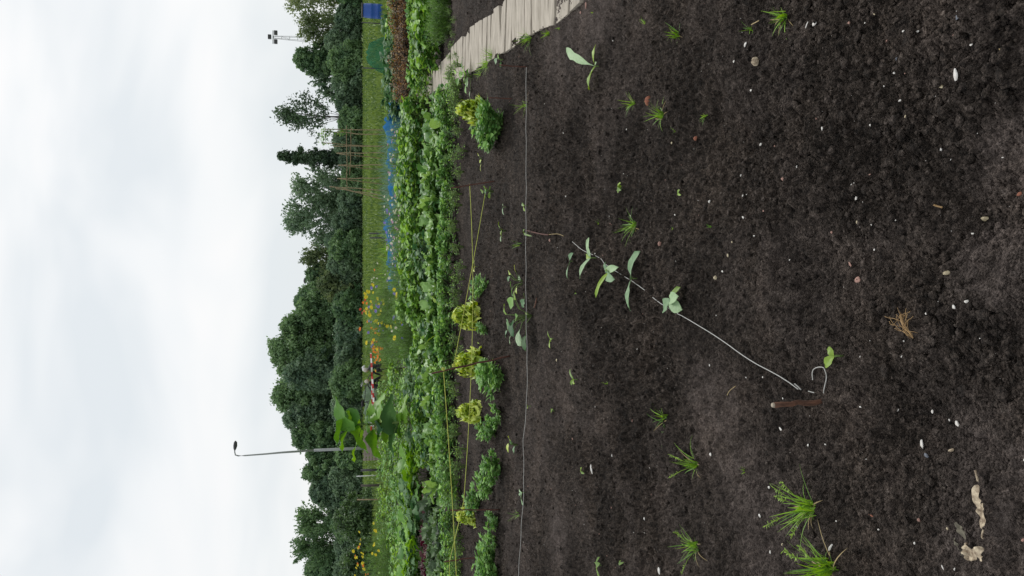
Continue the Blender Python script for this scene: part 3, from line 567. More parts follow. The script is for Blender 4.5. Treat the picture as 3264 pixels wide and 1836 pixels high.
# bean pole frame: crossed bamboo canes with a ridge pole
root = empty('bean_pole_frame', (xat(520, 27), 27, 0), 'bamboo frame of crossed bean canes with ridge pole behind the leeks', 'cane frame')
X_ = lambda Y, d=27: xat(Y, d) - xat(520, 27)
def cane(a, b, nm='cane'):
    mb = MB(); tube(mb, bez(a, b, 0, 6, .008), 0.016, 6); mb.build(nm, M['bamboo'], root)
zr = zat(1105, 27)
cane((X_(405), 0, zr), (X_(602), 0, zr-.02), 'ridge_cane')
cane((X_(410), .1, zr-.16), (X_(560), .1, zr-.1), 'ridge_cane')
for (Yt, Xt, Yb) in ((418, 1035, 422), (424, 1030, 438), (465, 1032, 463), (470, 1060, 472), (492, 1072, 492), (497, 1080, 502), (530, 1078, 530), (533, 1085, 540), (572, 1075, 572), (575, 1082, 585), (598, 1050, 612), (604, 1070, 630), (600, 1085, 645)):
    s = 1 if Yt % 2 else -1
    cane((X_(Yt), -.12*s, zat(Xt, 27)), (X_(Yb), .35*s, 0))
mb = MB()
for (Y, X0) in ((425,1042),(432,1032),(440,1036),(450,1030),(462,1034),(430,1060),(425,1090)):
    for k in range(26): leaf(mb, (X_(Y)+random.gauss(0,.05), random.gauss(0,.08), zat(X0,27)+random.gauss(0,.09)), rnd(0,6.3), rnd(-.6,.8), .11, .08, nl=2, nw=2)
mb.build('bean_vine', M['bean'], root)

# ------------------------------------------------------------------ barrel, net mounds, pallet, tape, people
def barrel():
    d = 30; p = (xat(35, d, .5), d, 0); H = zat(1153, d) ; r = 45 / FPX * d / 2
    root = empty('water_barrel', p, 'blue plastic water barrel with a black lid at the meadow edge', 'barrel')
    mb = MB(); zz = [0, .02, .1, .3, .33, .36, .6, .63, .66, .88, .95, 1.0]; rr = [.85, .92, .96, 1.0, 1.03, 1.0, 1.0, 1.03, 1.0, .97, .92, .90]
    tube(mb, [(0, 0, H * .95 * z) for z in zz], [r * q for q in rr], 28); mb.build('body', M['barrel'], root)
    mb = MB(); tube(mb, [(0,0,H*.95),(0,0,H*.955),(0,0,H*.99),(0,0,H)], [r*.98, r*1.02, r*1.02, r*.95], 28); mb.build('lid', M['lid'], root)
barrel()
def netmound(name, Y, wY, X0, d, depth, m, label, cat, wob=0.05):
    H = zat(X0, d); W = wY / FPX * d; nx, ny = 60, 16
    u = np.linspace(0, 1, nx); a = np.linspace(0, math.pi, ny); U, A = np.meshgrid(u, a, indexing='ij')
    end = np.clip(np.sin(np.pi * U), 0, 1) ** (0.55 if depth == .5 else 0.12); x = (U - .5) * W; y = np.cos(A) * depth * (.6 + .4 * end)
    z = np.sin(A) ** .8 * H * (.05 + .95 * end) * (1 + .5 * vnoise(x * 2.5, y * 2.5, 3)) ; y = y + wob * vnoise(x * 7, z * 7 + A, 5); z = z + (wob * vnoise(x * 8, A * 5, 9) + wob * .9 * vnoise(x * 17, A * 7, 19)) * np.sin(A)
    z = np.maximum(z, 0.0)
    i, j = np.meshgrid(np.arange(nx - 1), np.arange(ny - 1), indexing='ij'); k = i * ny + j
    q = np.stack([k, k + ny, k + ny + 1, k + 1], -1).reshape(-1, 4)
    mb = MB(); mb.add(np.stack([x, y, z], -1), q); o = mb.build(name, m); o.location = (xat(Y, d, H/2), d, 0); return tag(o, label, cat)
netmound('green_net', 178, 118, 1162, 22, .5, M['greennet'], 'green garden net mounded over a bed on the meadow side', 'net', .12)
netmound('blue_net', 470, 330, 1236, 16.2, .45, M['bluenet'], 'bright blue crop net laid over the bed behind the bean row', 'net', .12)
netmound('blue_net', 790, 330, 1237, 16.6, .45, M['bluenet'], 'blue crop net running behind the pink and white flowers', 'net', .12)
netmound('blue_sheet', 345, 60, 1254, 17.5, .4, M['bluenet'], 'small blue sheet at the end of the board path', 'sheet', .15)
netmound('white_fleece', 1290, 130, 1160, 34, .4, netmat('pale_fleece', (0.18, 0.25, 0.18), .55, 3), 'pale fleece tunnel on the meadow near the tape', 'fleece', .1)
def pallet():
    d = 30; x0 = xat(1468, d, .7); x1 = xat(1383, d, .7); z1 = zat(1157, d); z0 = zat(1196, d)
    root = empty('pallet_box', ((x0+x1)/2, d, 0), 'weathered grey slatted pallet box behind the sunflower', 'pallet'); W = (x1 - x0) / 2
    n = 4; h = (z1 - z0)
    for k in range(n):
        z = z0 + h * (k + .12) / n
        mb = MB(); box(mb, (-W, -.03, z), (W, 0, z + h / n * .62)); mb.build('slat', M['pallet'], root, False)
    for x in (-W*.93, -W*.5, 0, W*.5, W*.93):
        mb = MB(); box(mb, (x-.035, .002, .0), (x+.035, .06, z1+.0)); mb.build('upright', M['pallet'], root, False)
    mb = MB(); box(mb, (-W, .7, z0), (W, .73, z1 - .05)); mb.build('back_panel', M['pallet'], root, False)
pallet()
def tapeline(Ya, Xa, Yb, Xb, d, label, sag=.05, w_=.03):
    a = P(Xa, Ya, d); b = P(Xb, Yb, d + .6); mb = MB(); pts = bez(a, b, sag, 24)
    v = []; 
    for i, p in enumerate(pts):
        tw = .5 * math.sin(i * .8); v += [(p.x, p.y + w_*math.sin(tw), p.z + w_*math.cos(tw)), (p.x, p.y - w_*math.sin(tw), p.z - w_*math.cos(tw))]
    q = [(2*i, 2*i+1, 2*i+3, 2*i+2) for i in range(len(pts)-1)]; mb.add(v, q)
    tag(mb.build('barrier_tape', M['tape']), label, 'barrier tape', 'red and white barrier tape')
tapeline(1125, 1182, 1400, 1181, 26, 'upper red and white barrier tape stretched in front of the crouching people')
tapeline(1200, 1186, 1390, 1190, 25.4, 'lower red and white barrier tape slanting below the upper one', .03)
def skinfig(name, V, E, rad, m, parent):
    me = bpy.data.meshes.new(name); me.from_pydata(V, E, []); o = bpy.data.objects.new(name, me); scene.collection.objects.link(o); o.parent = parent
    sk = o.modifiers.new('skin', 'SKIN'); sk.use_smooth_shade = True
    for i, r in enumerate(rad): me.skin_vertices[0].data[i].radius = r if isinstance(r, tuple) else (r, r)
    me.skin_vertices[0].data[0].use_root = True
    ss = o.modifiers.new('sub', 'SUBSURF'); ss.levels = 2; ss.render_levels = 2; me.materials.append(m); return o
def person(Y, Xh, d, label, face, white_bag=False):
    zt = zat(Xh, d); root = empty('person', (xat(Y, d, .5), d, 0), label, 'person', 'people crouching in the plots', rz=face)
    s = zt / 0.92
    # crouching: feet, knees, hips, back bent forward, arms reaching to the ground; +x is forward
    V = [(-.05,0,.33),(-.02,0,.48),(.08,0,.62),(.17,0,.72),(.22,0,.80),
         (-.05,.10,.32),(.27,.14,.42),(.05,.13,.07),(.17,.14,.03), (-.05,-.10,.32),(.27,-.14,.42),(.05,-.13,.07),(.17,-.14,.03),
         (.16,.17,.68),(.32,.19,.47),(.45,.14,.26),(.49,.13,.18), (.16,-.17,.68),(.32,-.19,.47),(.45,-.14,.26),(.49,-.13,.18)]
    E = [(0,1),(1,2),(2,3),(3,4),(0,5),(5,6),(6,7),(7,8),(0,9),(9,10),(10,11),(11,12),(3,13),(13,14),(14,15),(15,16),(3,17),(17,18),(18,19),(19,20)]
    rad = [(.14,.12),(.13,.11),(.14,.12),(.09,.09),.05,.09,.065,.045,.04,.09,.065,.045,.04,.06,.045,.032,.03,.06,.045,.032,.03]
    V = [tuple(c * s for c in v) for v in V]; rad = [tuple(c * s for c in r) if isinstance(r, tuple) else r * s for r in rad]
    skinfig('body', V, E, rad, M['black'], root)
    mb = MB(); hc = np.array((.27, 0, .88)) * s
    def ball(mb, c, r, n=12, sc=(1,1,1)):
        th = np.linspace(0.02, math.pi-.02, n//2+2); pts = [(c[0], c[1], c[2] + math.cos(a)*r*sc[2]) for a in th]; tube(mb, pts, [math.sin(a)*r for a in th], n)
    ball(mb, hc, .085*s, 14, (1,1,1.25)); tube(mb, [hc+np.array((.07,0,-.01))*s, hc+np.array((.1,0,-.03))*s], [.015*s,.008*s], 6); mb.build('head', M['skin'], root)
    mb = MB(); ball(mb, hc + np.array((-.018,0,.022))*s, .094*s, 14, (1,1,1.2)); mb.build('hair', M['hair'], root)
    for sy in (-1, 1):
        mb = MB(); h0 = np.array((.49, sy*.13, .17))*s; tube(mb, [h0, h0+np.array((.02,0,-.05))*s, h0+np.array((.03,0,-.08))*s], [.025*s,.032*s,.02*s], 8)
        for k in range(4):
            b = h0 + np.array((.03, (k-1.5)*.015, -.075))*s; tube(mb, [b, b+np.array((.02,0,-.035))*s, b+np.array((.01,0,-.065+.006*abs(k-1.5)))*s], [.008*s,.007*s,.005*s], 5)
        b = h0 + np.array((.03, -sy*.03, -.03))*s; tube(mb, [b, b+np.array((.03,-sy*.012,-.03))*s], [.009*s,.006*s], 5); mb.build('hand', M['skin'], root)
person(1163, 1164, 28, 'crouching person with grey hair and black top behind the tape, nearer the orange flowers', R(150))
person(1232, 1168, 29, 'crouching person with grey hair beside the bicycle handlebar, nearer the sunflower', R(20))
# white bag and handlebar-like cane near the people
mb = MB(); p = P(1160, 1175, 29.5); tube(mb, [p+Vector((-.12,0,-.05)), p+Vector((-.05,0,.0)), p+Vector((.05,0,.02)), p+Vector((.13,0,-.03))], [.03,.06,.065,.02], 10); tube(mb, [p, (p.x, p.y, 0)], .012, 6)
tag(mb.build('white_flag', M['white']), 'small white cloth on a cane above the crouching person', 'cloth')
p = P(1160, 1222, 30); root = empty('bicycle', (p.x, p.y, 0), 'parked bicycle of which the handlebar shows beside the crouching person', 'bicycle')
for s_ in (0, 1.05):
    mb = MB(); th = np.linspace(0, 2*math.pi, 25); tube(mb, [(-1.0 + s_ + .33*math.cos(a), .1, .34 + .33*math.sin(a)) for a in th], .018, 6, cap=False)
    for k in range(8): tube(mb, [(-1.0+s_, .1, .34), (-1.0+s_+.32*math.cos(k*math.pi/4), .1, .34+.32*math.sin(k*math.pi/4))], .003, 3)
    mb.build('wheel', M['darkmetal'], root)
mb = MB()
for a, b in (((-1,.1,.34),(-.62,.1,.34)), ((-.62,.1,.34),(-.75,.1,.78)), ((-.75,.1,.78),(-.1,.1,.72)), ((-.62,.1,.34),(-.1,.1,.66)), ((-1,.1,.34),(-.73,.1,.7)), ((.05,.1,.34),(-.12,.1,.8))): tube(mb, [a, b], .018, 6)
mb.build('frame', M['darkmetal'], root)
mb = MB(); tube(mb, [(.05,-.2,.82),(-.1,-.15,.9),(-.13,.1,.86),(-.1,.35,.9),(.05,.4,.82)], .015, 6); mb.build('handlebar', M['metal'], root)
mb = MB(); tube(mb, [(-.9,.1,.82),(-.78,.1,.84),(-.62,.1,.83)], [.07,.06,.02], 8); mb.build('saddle', M['black'], root)

# ------------------------------------------------------------------ board path
def path():
    root = empty('board_path', (0, 0, 0), 'board walk of pale weathered planks laid crosswise between the plots', 'path')
    d = 3.95; k = 0
    while d < 19:
        wv = (0.20, 0.27, 0.16, 0.22, 0.19)[k % 5] * (1 + d * .01); dm = d + wv / 2
        (xl, xr), (xl1, xr1) = [[float(q) for q in path_edges(np.array(t_))] for t_ in (d, d + wv)]; ja, jb = rnd(-.006, .006), rnd(-.006, .006); xl += ja; xl1 += ja; xr += jb; xr1 += jb
        tilt = rnd(-.006, .006); zt = -.010 + rnd(-.003, .005) - .022 * max(0, min(1, (5.0 - d) / 1.0)); n = 14; mb = MB()
        v = []; y0, y1 = d + .004, d + wv - rnd(.006, .02)
        for i in range(n + 1):
            x = xl + (xr - xl) * i / n; x1_ = xl1 + (xr1 - xl1) * i / n; j0 = .004 * math.sin(i * 1.7 + k); zz = zt + tilt * (i / n - .5) * 4
            v += [(x, y0 + j0, zz - .035), (x, y0 + j0, zz - .003), (x, y0 + j0 + .004, zz), (x1_, y1 - .004, zz + tilt), (x1_, y1, zz - .003), (x1_, y1, zz - .035)]
        q = [(i*6+j, (i+1)*6+j, (i+1)*6+j+1, i*6+j+1) for i in range(n) for j in range(5)]
        q += [(0,1,4,5),(1,2,3,4),(n*6+5,n*6+4,n*6+1,n*6),(n*6+4,n*6+3,n*6+2,n*6+1)]
        mb.add(v, q); mb.build('plank', M['wood'], root, False); d += wv; k += 1
path()
for (X, Y, L, wv, rz, lab) in ((1396, 1665, .34, .16, .1, 'weathered board lying on the soil beneath the beet leaves'), (1322, 1245, .5, .16, .15, 'pale board glimpsed between the chard and the beans'),
                           (1405, 1060, .25, .08, .2, 'short pale lath on the soil behind the pea plants')):
    mb = MB(); box(mb, (-L/2, -wv/2, 0), (L/2, wv/2, .025)); o = mb.build('board', M['wood'], None, False); g = G(X, Y); o.location = (g.x, g.y, .03); o.rotation_euler = (0, 0, rz); tag(o, lab, 'board')

# ------------------------------------------------------------------ plant prototypes: lists of (part name, mesh)
def proto_broadleaf(n, Hh, Rr, L0, L1, shape, m, wr=.75, droop=.9, fold=.18, ruf=.0, nl=4, nw=2, elr=(-.2, .9), stems=5, stemm=None, zpow=.7, extra=None):
    mb = MB(); sb = MB()
    tips = []
    for i in range(stems):
        a = rnd(0, 6.28); r = rnd(.1, .6) * Rr; h = Hh * rnd(.7, 1)
        pts = [(0.15*r*math.cos(a), .15*r*math.sin(a), -.02), (r*.6*math.cos(a), r*.6*math.sin(a), h*.5), (r*math.cos(a), r*math.sin(a), h)]
        tube(sb, pts, [.006, .005, .003], 5); tips.append(pts)
    for i in range(n):
        a = rnd(0, 6.28); t = random.random() ** zpow; r = Rr * math.sqrt(random.random()) * (1 - .35 * t * t)
        z = Hh * (.12 + .88 * t) * (1 - .25 * (r / Rr) ** 2)
        az = a + random.gauss(0, .7); L = rnd(L0, L1)
        b = (r * math.cos(a) - .3*L*math.cos(az), r * math.sin(a) - .3*L*math.sin(az), z)
        leaf(mb, b, az, rnd(*elr), L, L * wr * rnd(.85, 1.15), shape, droop * rnd(.6, 1.3), fold, ruf, nl, nw, roll=random.gauss(0, .35))
        if i % 3 == 0:
            tp = random.choice(tips); q = tp[1]; tube(sb, [q, ((q[0]+b[0])/2, (q[1]+b[1])/2, (q[2]+b[2])/2+.01), b], .0025, 4)
    return [('foliage', mb.mesh('foliage', m)), ('stems', sb.mesh('stems', stemm or M['stem']))]
def proto_chard(n, Hh, L, m, ruf=.16, W=.6, spread=.9):
    mb = MB(); sb = MB(); rb = MB()
    for i in range(n):
        a = 6.28 * i / n * 2.4 + rnd(-.3, .3); q = i / n; el = 1.45 - spread * (1 - q) * 1.1; st = Hh * rnd(.35, .6) * (.6 + .4 * q); l = L * rnd(.7, 1.1)
        e = (math.cos(a) * math.cos(el) * st, math.sin(a) * math.cos(el) * st, math.sin(el) * st)
        tube(sb, [(0, 0, 0), (e[0] * .5, e[1] * .5, e[2] * .55), e], [.009, .007, .005], 6)
        leaf(mb, e, a, el, l, l * W, 'oblong', rnd(.9, 2.1), .22, ruf, 9, 6, k=rnd(2.5, 4.2), roll=random.gauss(0, .2))
        t = np.linspace(0, .85, 7); dr = 1.5; ang = el - dr * t
        x = np.concatenate([[0], np.cumsum(np.cos(ang[:-1]) * l / 7)]); z = np.concatenate([[0], np.cumsum(np.sin(ang[:-1]) * l / 7)])
        tube(rb, [(e[0] + xx * math.cos(a), e[1] + xx * math.sin(a), e[2] + zz + .002) for xx, zz in zip(x, z)], np.linspace(.004, .001, 7), 4)
    return [('leaves', mb.mesh('leaves', m)), ('stalks', sb.mesh('stalks', M['stem'])), ]
def proto_lettuce():
    mb = MB(); Hh = rnd(.13, .17); sb = MB(); tube(sb, [(0,0,-.01),(.005,0,Hh*.5),(0,0,Hh)], [.012,.01,.006], 6)
    for i in range(34):
        q = i / 34; a = i * 2.4 + rnd(-.3, .3); z = .01 + Hh * .85 * q; L = (.135 - .055 * q) * rnd(.85, 1.15)
        leaf(mb, (0, 0, z), a, .15 + 1.15 * q + rnd(-.15, .15), L, L * rnd(.8, 1.0), 'oblong', rnd(.2, 1.5), .38, .26, 8, 6, k=rnd(2.5, 4.5))
    return [('leaves', mb.mesh('leaves', M['lettuce'])), ('stem', sb.mesh('stem', M['stem']))]
def proto_pea(n, Hh, Rr, L=.05, m='pea'):
    mb = MB(); sb = MB()
    for i in range(n):
        a = rnd(0, 6.28); r = Rr * random.random() ** .6; h = Hh * rnd(.45, 1) * (1 - .4 * (r / Rr) ** 2)
        pts = bez((r*.3*math.cos(a), r*.3*math.sin(a), -.01), (r*math.cos(a), r*math.sin(a), h), -.02, 6, .006); tube(sb, pts, .0022, 4)
        for k, p in enumerate(pts[1:]):
            for s in (-1, 1):
                az = a + s * rnd(.8, 1.7); l = L * rnd(.65, 1.15)
                leaf(mb, p, az, rnd(-.1, .8), l, l * .62, 'ovate', rnd(.2, .9), .2, 0, 4, 2, roll=random.gauss(0, .3))
        p = pts[-1]
        for s in (-1, 0, 1): leaf(mb, p, a + s * .9, rnd(.1, 1.1), L, L * .6, 'ovate', .4, .25, 0, 4, 2)
        if i % 3 == 0:
            tp = [p + Vector((.03*k*math.cos(a+k*.4), .03*k*math.sin(a+k*.4), .012*k - .003*k*k)) for k in range(5)]; tube(sb, tp, .0009, 3)
    return [('foliage', mb.mesh('foliage', M[m])), ('stems', sb.mesh('stems', M['stem']))]
def proto_feather(n, Hh, Rr, m, hair=9, L=.05, wd=.0022):
    mb = MB(); sb = MB()
    for i in range(n):
        a = rnd(0, 6.28); r = Rr * random.random() ** .6; h = Hh * rnd(.6, 1); x, y = r*math.cos(a), r*math.sin(a)
        pts = bez((x*.4, y*.4, 0), (x, y, h), 0, 6, .008); tube(sb, pts, .0022, 4)
        for p in pts[1:]:
            for k in range(hair):
                az = rnd(0, 6.28); leaf(mb, p + Vector((0, 0, rnd(-.03, .03))), az, rnd(-.1, 1.2), L * rnd(.6, 1.4), wd * rnd(.8, 1.6), 'blade', rnd(-.2, .8), 0, 0, 2, 1)
    return [('foliage', mb.mesh('foliage', M[m])), ('stems', sb.mesh('stems', M['stem']))]
def proto_strap(n, Hh, Rr, wd, m, droop=.7):
    mb = MB()
    for i in range(n):
        a = rnd(0, 6.28); r = Rr * random.random() * .4
        leaf(mb, (r*math.cos(a), r*math.sin(a), 0), a + rnd(-.5, .5), rnd(.9, 1.5), Hh * rnd(.7, 1.25), wd * rnd(.7, 1.2), 'blade', rnd(.2, 1.5) * droop, .3, 0, 5, 2)
    return [('foliage', mb.mesh('foliage', M[m]))]
def flowermesh(r, m, n=10):
    mb = MB()
    for k in range(n): leaf(mb, (0, 0, 0), 6.28 * k / n + rnd(-.1, .1), rnd(.1, .5), r, r * .6, 'oblong', .5, .1, 0, 3, 2)
    for k in range(n // 2): leaf(mb, (0, 0, .003), 6.28 * k / n * 2 + .3, rnd(.7, 1.1), r * .6, r * .4, 'oblong', .6, .1, 0, 2, 2)
    return mb.mesh('flower', m)

PR = {}
PR['bean'] = [proto_broadleaf(105, .42, .22, .07, .115, 'heart', M['bean'], .95, elr=(-.3, .7)) for _ in range(4)]
PR['beanbig'] = [proto_broadleaf(80, .36, .20, .10, .17, 'heart', M['bean'], .9, elr=(-.3, .8)) for _ in range(3)]
PR['broad'] = [proto_broadleaf(105, .26, .18, .05, .085, 'ovate', M['broad'], .66, droop=.6, elr=(0, 1.1), stemm=M['darkstem']) for _ in range(4)]
PR['chard'] = [proto_chard(15, .20, .20, M['chard']) for _ in range(4)]
PR['lettuce'] = [proto_lettuce() for _ in range(4)]
PR['pea'] = [proto_pea(24, .20, .15, .058) for _ in range(3)]
PR['peasmall'] = [proto_pea(10, .14, .12, .052) for _ in range(2)]
PR['potato'] = [proto_broadleaf(100, .42, .26, .06, .105, 'ovate', M['bean'] if _ % 2 else M['pea'], .66, elr=(-.2, .8)) for _ in range(4)]
PR['beet'] = [proto_chard(14, .20, .19, M['beet'], .2, .62) for _ in range(3)] 
PR['beetred'] = [proto_chard(12, .16, .14, M['beetred'], .2, .6) for _ in range(2)]
PR['pumpkin'] = [proto_broadleaf(20, .40, .38, .20, .28, 'heart', M['big'], 1.05, droop=.9, fold=.12, ruf=.05, nl=8, nw=6, elr=(.0, .7)) for _ in range(2)] + \
                [proto_broadleaf(20, .42, .38, .18, .26, 'heart', M['biggrey'], 1.05, droop=.9, fold=.12, ruf=.05, nl=8, nw=6, elr=(.0, .7)) for _ in range(2)]
PR['red'] = [proto_broadleaf(300, .50, .24, .025, .045, 'ovate', M['red'], .6, elr=(-.2, 1.0), stemm=M['darkstem'], nl=3) for _ in range(3)]
PR['dill'] = [proto_feather(38, .34, .24, 'dill', 10, .08, .003) for _ in range(2)]
PR['cosmos'] = [proto_feather(40, .60, .30, 'dill', 12, .07, .003) for _ in range(3)]
PR['tallcosmos'] = [proto_feather(34, .85, .32, 'dill', 12, .08, .003) for _ in range(3)]
PR['leek'] = [proto_strap(26, .55, .14, .022, 'leek') for _ in range(3)]
PR['corn'] = [proto_strap(22, .50, .12, .03, 'grass', 1.2) for _ in range(2)]
PR['weed'] = [proto_broadleaf(70, .20, .15, .02, .035, 'ovate', M['bean'], .5, elr=(0, 1.1), nl=3) for _ in range(2)]
PR['kale'] = [proto_broadleaf(46, .38, .24, .11, .17, 'ovate', M['biggrey'], .8, fold=.15, ruf=.06, nl=6, nw=4) for _ in range(2)]

def row(kind, name, label, cat, group, Y0, Y1, d, n, sc=1.0, jd=.15, jy=.35, dY=None, z=None):
    for i in range(n):
        Y = Y0 + (Y1 - Y0) * (i + .5 + random.uniform(-jy, jy)) / n; dd = (d if dY is None else d + (dY - d) * (i + .5) / n) + random.uniform(-jd, jd)
        x = xat(Y, dd, .2); s = sc * rnd(.82, 1.14)
        inst(name, random.choice(PR[kind]), (x, dd, hf1(x, dd) if z is None else z), label, cat, group, rnd(0, 6.28), s)

# far beds ---------------------------------------------------------
row('leek', 'leek_plant', 'blue green leek plant in the bed behind the blue net', 'leek', 'leeks behind the blue net', 385, 745, 18.5, 22, 1.0, .8)
row('leek', 'leek_plant', 'blue green leek plant in the second line near the meadow', 'leek', 'leeks near the meadow', 400, 760, 20.8, 18, 1.0, .8)
row('corn', 'garlic_plant', 'arching strap leaved plant left of the leeks', 'garlic', 'strap leaved plants beyond the flowers', 765, 905, 19, 18, 1.15, .8)
row('weed', 'weed_plant', 'bushy weed at the edge of the meadow grass', 'weed', 'weeds along the meadow edge', 110, 640, 21.5, 24, 1.6, 1.5)
row('kale', 'kale_plant', 'broad leaved plant between the red row and the green net', 'plant', 'broad leaved plants by the meadow', 60, 320, 17.6, 13, 1.25, .7)
row('kale', 'kale_plant', 'large grey green plant at the end of the board path', 'plant', 'broad leaved plants at the path end', 240, 350, 15.9, 6, 1.15, .5)
row('potato', 'potato_plant', 'leafy plant at the right edge, in front of the barrel', 'plant', 'leafy plants below the barrel', -40, 90, 16.8, 6, 1.15, .6)
for k, dd in enumerate((24, 21, 18.3, 16, 14.2)):
    row('potato', 'potato_plant', f'leafy potato plant in the {("farthest", "second", "middle", "fourth", "nearest")[k]} line of the patch left of the flowers', 'potato plant', 'potato plants in the patch beyond the beets', 1225 if k < 4 else 1290, 1900, dd, (15, 16, 17, 18, 17)[k], 1.0 if k else 1.1, .9)
row('potato', 'potato_plant', 'low leafy plant behind the orange flowers', 'plant', 'low plants under the tape', 1010, 1260, 17.5, 10, .95, .8)
row('potato', 'potato_plant', 'low leafy plant between the tall flowers and the sunflower', 'plant', 'low plants beside the sunflower', 1100, 1300, 14.3, 9, .8, .7)
for j, (Y, X0, d_) in enumerate(((1205, 1300, 12.6), (1250, 1290, 12.8), (1235, 1315, 11.9), (1160, 1305, 12.4))):
    inst('kale_plant', PR['kale'][j % 2], (xat(Y, d_), d_, 0), 'dark crinkled plant right of the sunflower stem', 'plant', 'dark plants right of the sunflower', rnd(0, 6), .85)
# red row and green rows right of the path --------------------------------
row('red', 'red_orach_plant', 'bushy red brown orach plant in the reddish row beyond the path', 'orach', 'red brown row beyond the path', -60, 318, 15.0, 17, 1.02, .25, dY=14.2)
row('red', 'red_orach_plant', 'smaller red brown orach plant at the front of the reddish row', 'orach', 'red brown row beyond the path, front line', -40, 300, 14.3, 15, .8, .2, dY=13.7)
row('broad', 'turnip_plant', 'small leafy plant in the green row in front of the red row', 'plant', 'green row before the red plants', -60, 285, 12.7, 16, 1.15, .3)
row('bean', 'bean_plant', 'bean plant of the green line just in front of the red row', 'bean plant', 'bean line before the red plants', -60, 275, 11.9, 12, .72, .25)
row('beanbig', 'bean_plant', 'large leaved bean plant nearest the board path', 'bean plant', 'large leaved beans right of the path', -70, 188, 10.5, 9, .92, .3)
row('dill', 'dill_plant', 'bright feathery dill plant beside the bare soil of the path', 'dill', 'feathery dill plants', -40, 112, 9.75, 5, .8, .2)
row('weed', 'seedling_plant', 'tiny seedling in the strip of bare soil along the path', 'seedling', 'seedlings along the far side of the path', 20, 200, 8.9, 7, .42, .5)
# flowers between blue net and beans --------------------------------------
def flowers(kind, Y0, Y1, d, n, sc, tops, colours, label, group, nf=(3, 6)):
    for i in range(n):
        Y = Y0 + (Y1 - Y0) * (i + .5 + rnd(-.3, .3)) / n; dd = d + rnd(-.6, .6); x = xat(Y, dd, .4); s = sc * rnd(.85, 1.12)
        r = inst('flower_plant', random.choice(PR[kind]), (x, dd, 0), label, 'flower plant', group, 0, s)
        for k in range(random.randint(*nf)):
            c = random.choice(colours); mb_ = FM[c]; f = bpy.data.objects.new('flower', mb_[k % 2]); scene.collection.objects.link(f); f.parent = r
            h = rnd(*tops); f.location = (random.gauss(0, .17), random.gauss(0, .14), h); f.rotation_euler = (rnd(.1, 1.1), 0, rnd(-.6, .6)); q = rnd(.8, 1.2); f.scale = (q, q, q)
FM = {c: [flowermesh(r, M['f_' + c]) for _ in range(2)] for c, r in (('yellow', .040), ('orange', .034), ('red', .034), ('purple', .032), ('pink', .026), ('white', .026))}
flowers('cosmos', 560, 830, 13.6, 12, .84, (.42, .60), ['pink', 'white', 'pink', 'white', 'white'], 'wiry flower plant with small pink and white blossoms behind the beans', 'pink and white flowers behind the beans', (6, 11))
flowers('cosmos', 400, 600, 14.2, 8, .88, (.44, .60), ['white', 'white', 'pink'], 'wiry plant with pale blossoms near the blue net', 'pale flowers near the blue net', (3, 6))
flowers('cosmos', 640, 930, 15.4, 8, .9, (.5, .62), ['purple', 'purple', 'white'], 'thin plant with violet blossoms before the blue net', 'violet flowers before the blue net', (2, 4))
flowers('cosmos', 860, 1120, 12.9, 11, .95, (.44, .56), ['purple', 'purple', 'white', 'yellow'], 'feathery green plant with violet blossoms below the yellow flowers', 'feathery plants with violet flowers', (1, 3))
flowers('tallcosmos', 935, 1090, 14.6, 9, 1.0, (.62, .93), ['yellow', 'yellow', 'yellow', 'purple'], 'tall flower plant with bright yellow blossoms', 'tall yellow flowers before the wood', (4, 6))
flowers('tallcosmos', 940, 1030, 16.2, 5, 1.0, (.78, .98), ['red', 'red', 'orange'], 'tall flower plant with deep red blossoms behind the yellow ones', 'tall red flowers', (3, 5))
flowers('tallcosmos', 1070, 1145, 16.4, 5, .92, (.70, .86), ['orange', 'orange'], 'flower plant with bright orange blossoms beside the tape', 'orange flowers beside the tape', (6, 9))
flowers('tallcosmos', 860, 905, 17.5, 2, .9, (.70, .85), ['orange', 'white'], 'flower plant with pale apricot blossoms beyond the strap leaves', 'apricot flowers', (4, 6))
flowers('tallcosmos', 1745, 1850, 19.5, 5, 1.12, (.80, 1.06), ['yellow', 'orange', 'yellow'], 'tall flower plant with golden blossoms before the green shrub', 'golden flowers at the left edge', (5, 8))
flowers('cosmos', 1690, 1740, 18.5, 2, 1.15, (.55, .7), ['yellow'], 'pale yellow flower plant right of the golden ones', 'pale yellow flowers', (4, 5))
# bean, chard and broad bean rows across the middle -----------------------
row('bean', 'bean_plant', 'bean plant in the far line of the dense bean row', 'bean plant', 'dense bean row, far line', 335, 1010, 12.4, 26, 1.12, .25)
row('bean', 'bean_plant', 'bean plant in the near line of the dense bean row', 'bean plant', 'dense bean row, near line', 310, 1010, 11.6, 28, .95, .2)
row('bean', 'bean_plant', 'low bean plant behind the chard, left of the tall flowers', 'bean plant', 'bean plants left of the tall flowers', 1000, 1480, 11.3, 19, .82, .4)
row('chard', 'chard_plant', 'chard plant with crinkled glossy leaves in the row behind the string', 'chard', 'chard row', 345, 1300, 9.85, 24, 1.45, .12)
row('kale', 'kale_plant', 'broad grey green leaved plant mixed into the back of the bean row', 'plant', 'broad leaved plants in the bean row', 380, 1500, 10.6, 13, .8, .25)
row('chard', 'chard_plant', 'chard plant with curled leaves left of the tallest stake', 'chard', 'chard row, left end', 1290, 1560, 9.7, 7, 1.35, .2)
row('broad', 'broad_bean_plant', 'blue green bean plant in the line nearest the yellow string', 'bean plant', 'blue green row nearest the yellow string', 300, 1480, 9.0, 40, .82, .15)
row('bean', 'bean_plant', 'small bean plant filling the front of the chard row', 'bean plant', 'small beans between the chard', 1000, 1560, 9.5, 13, .55, .2)
row('beet', 'beet_plant', 'beetroot plant with glossy dark leaves', 'beetroot', 'beetroot patch', 1560, 1880, 10.6, 11, 1.2, .3)
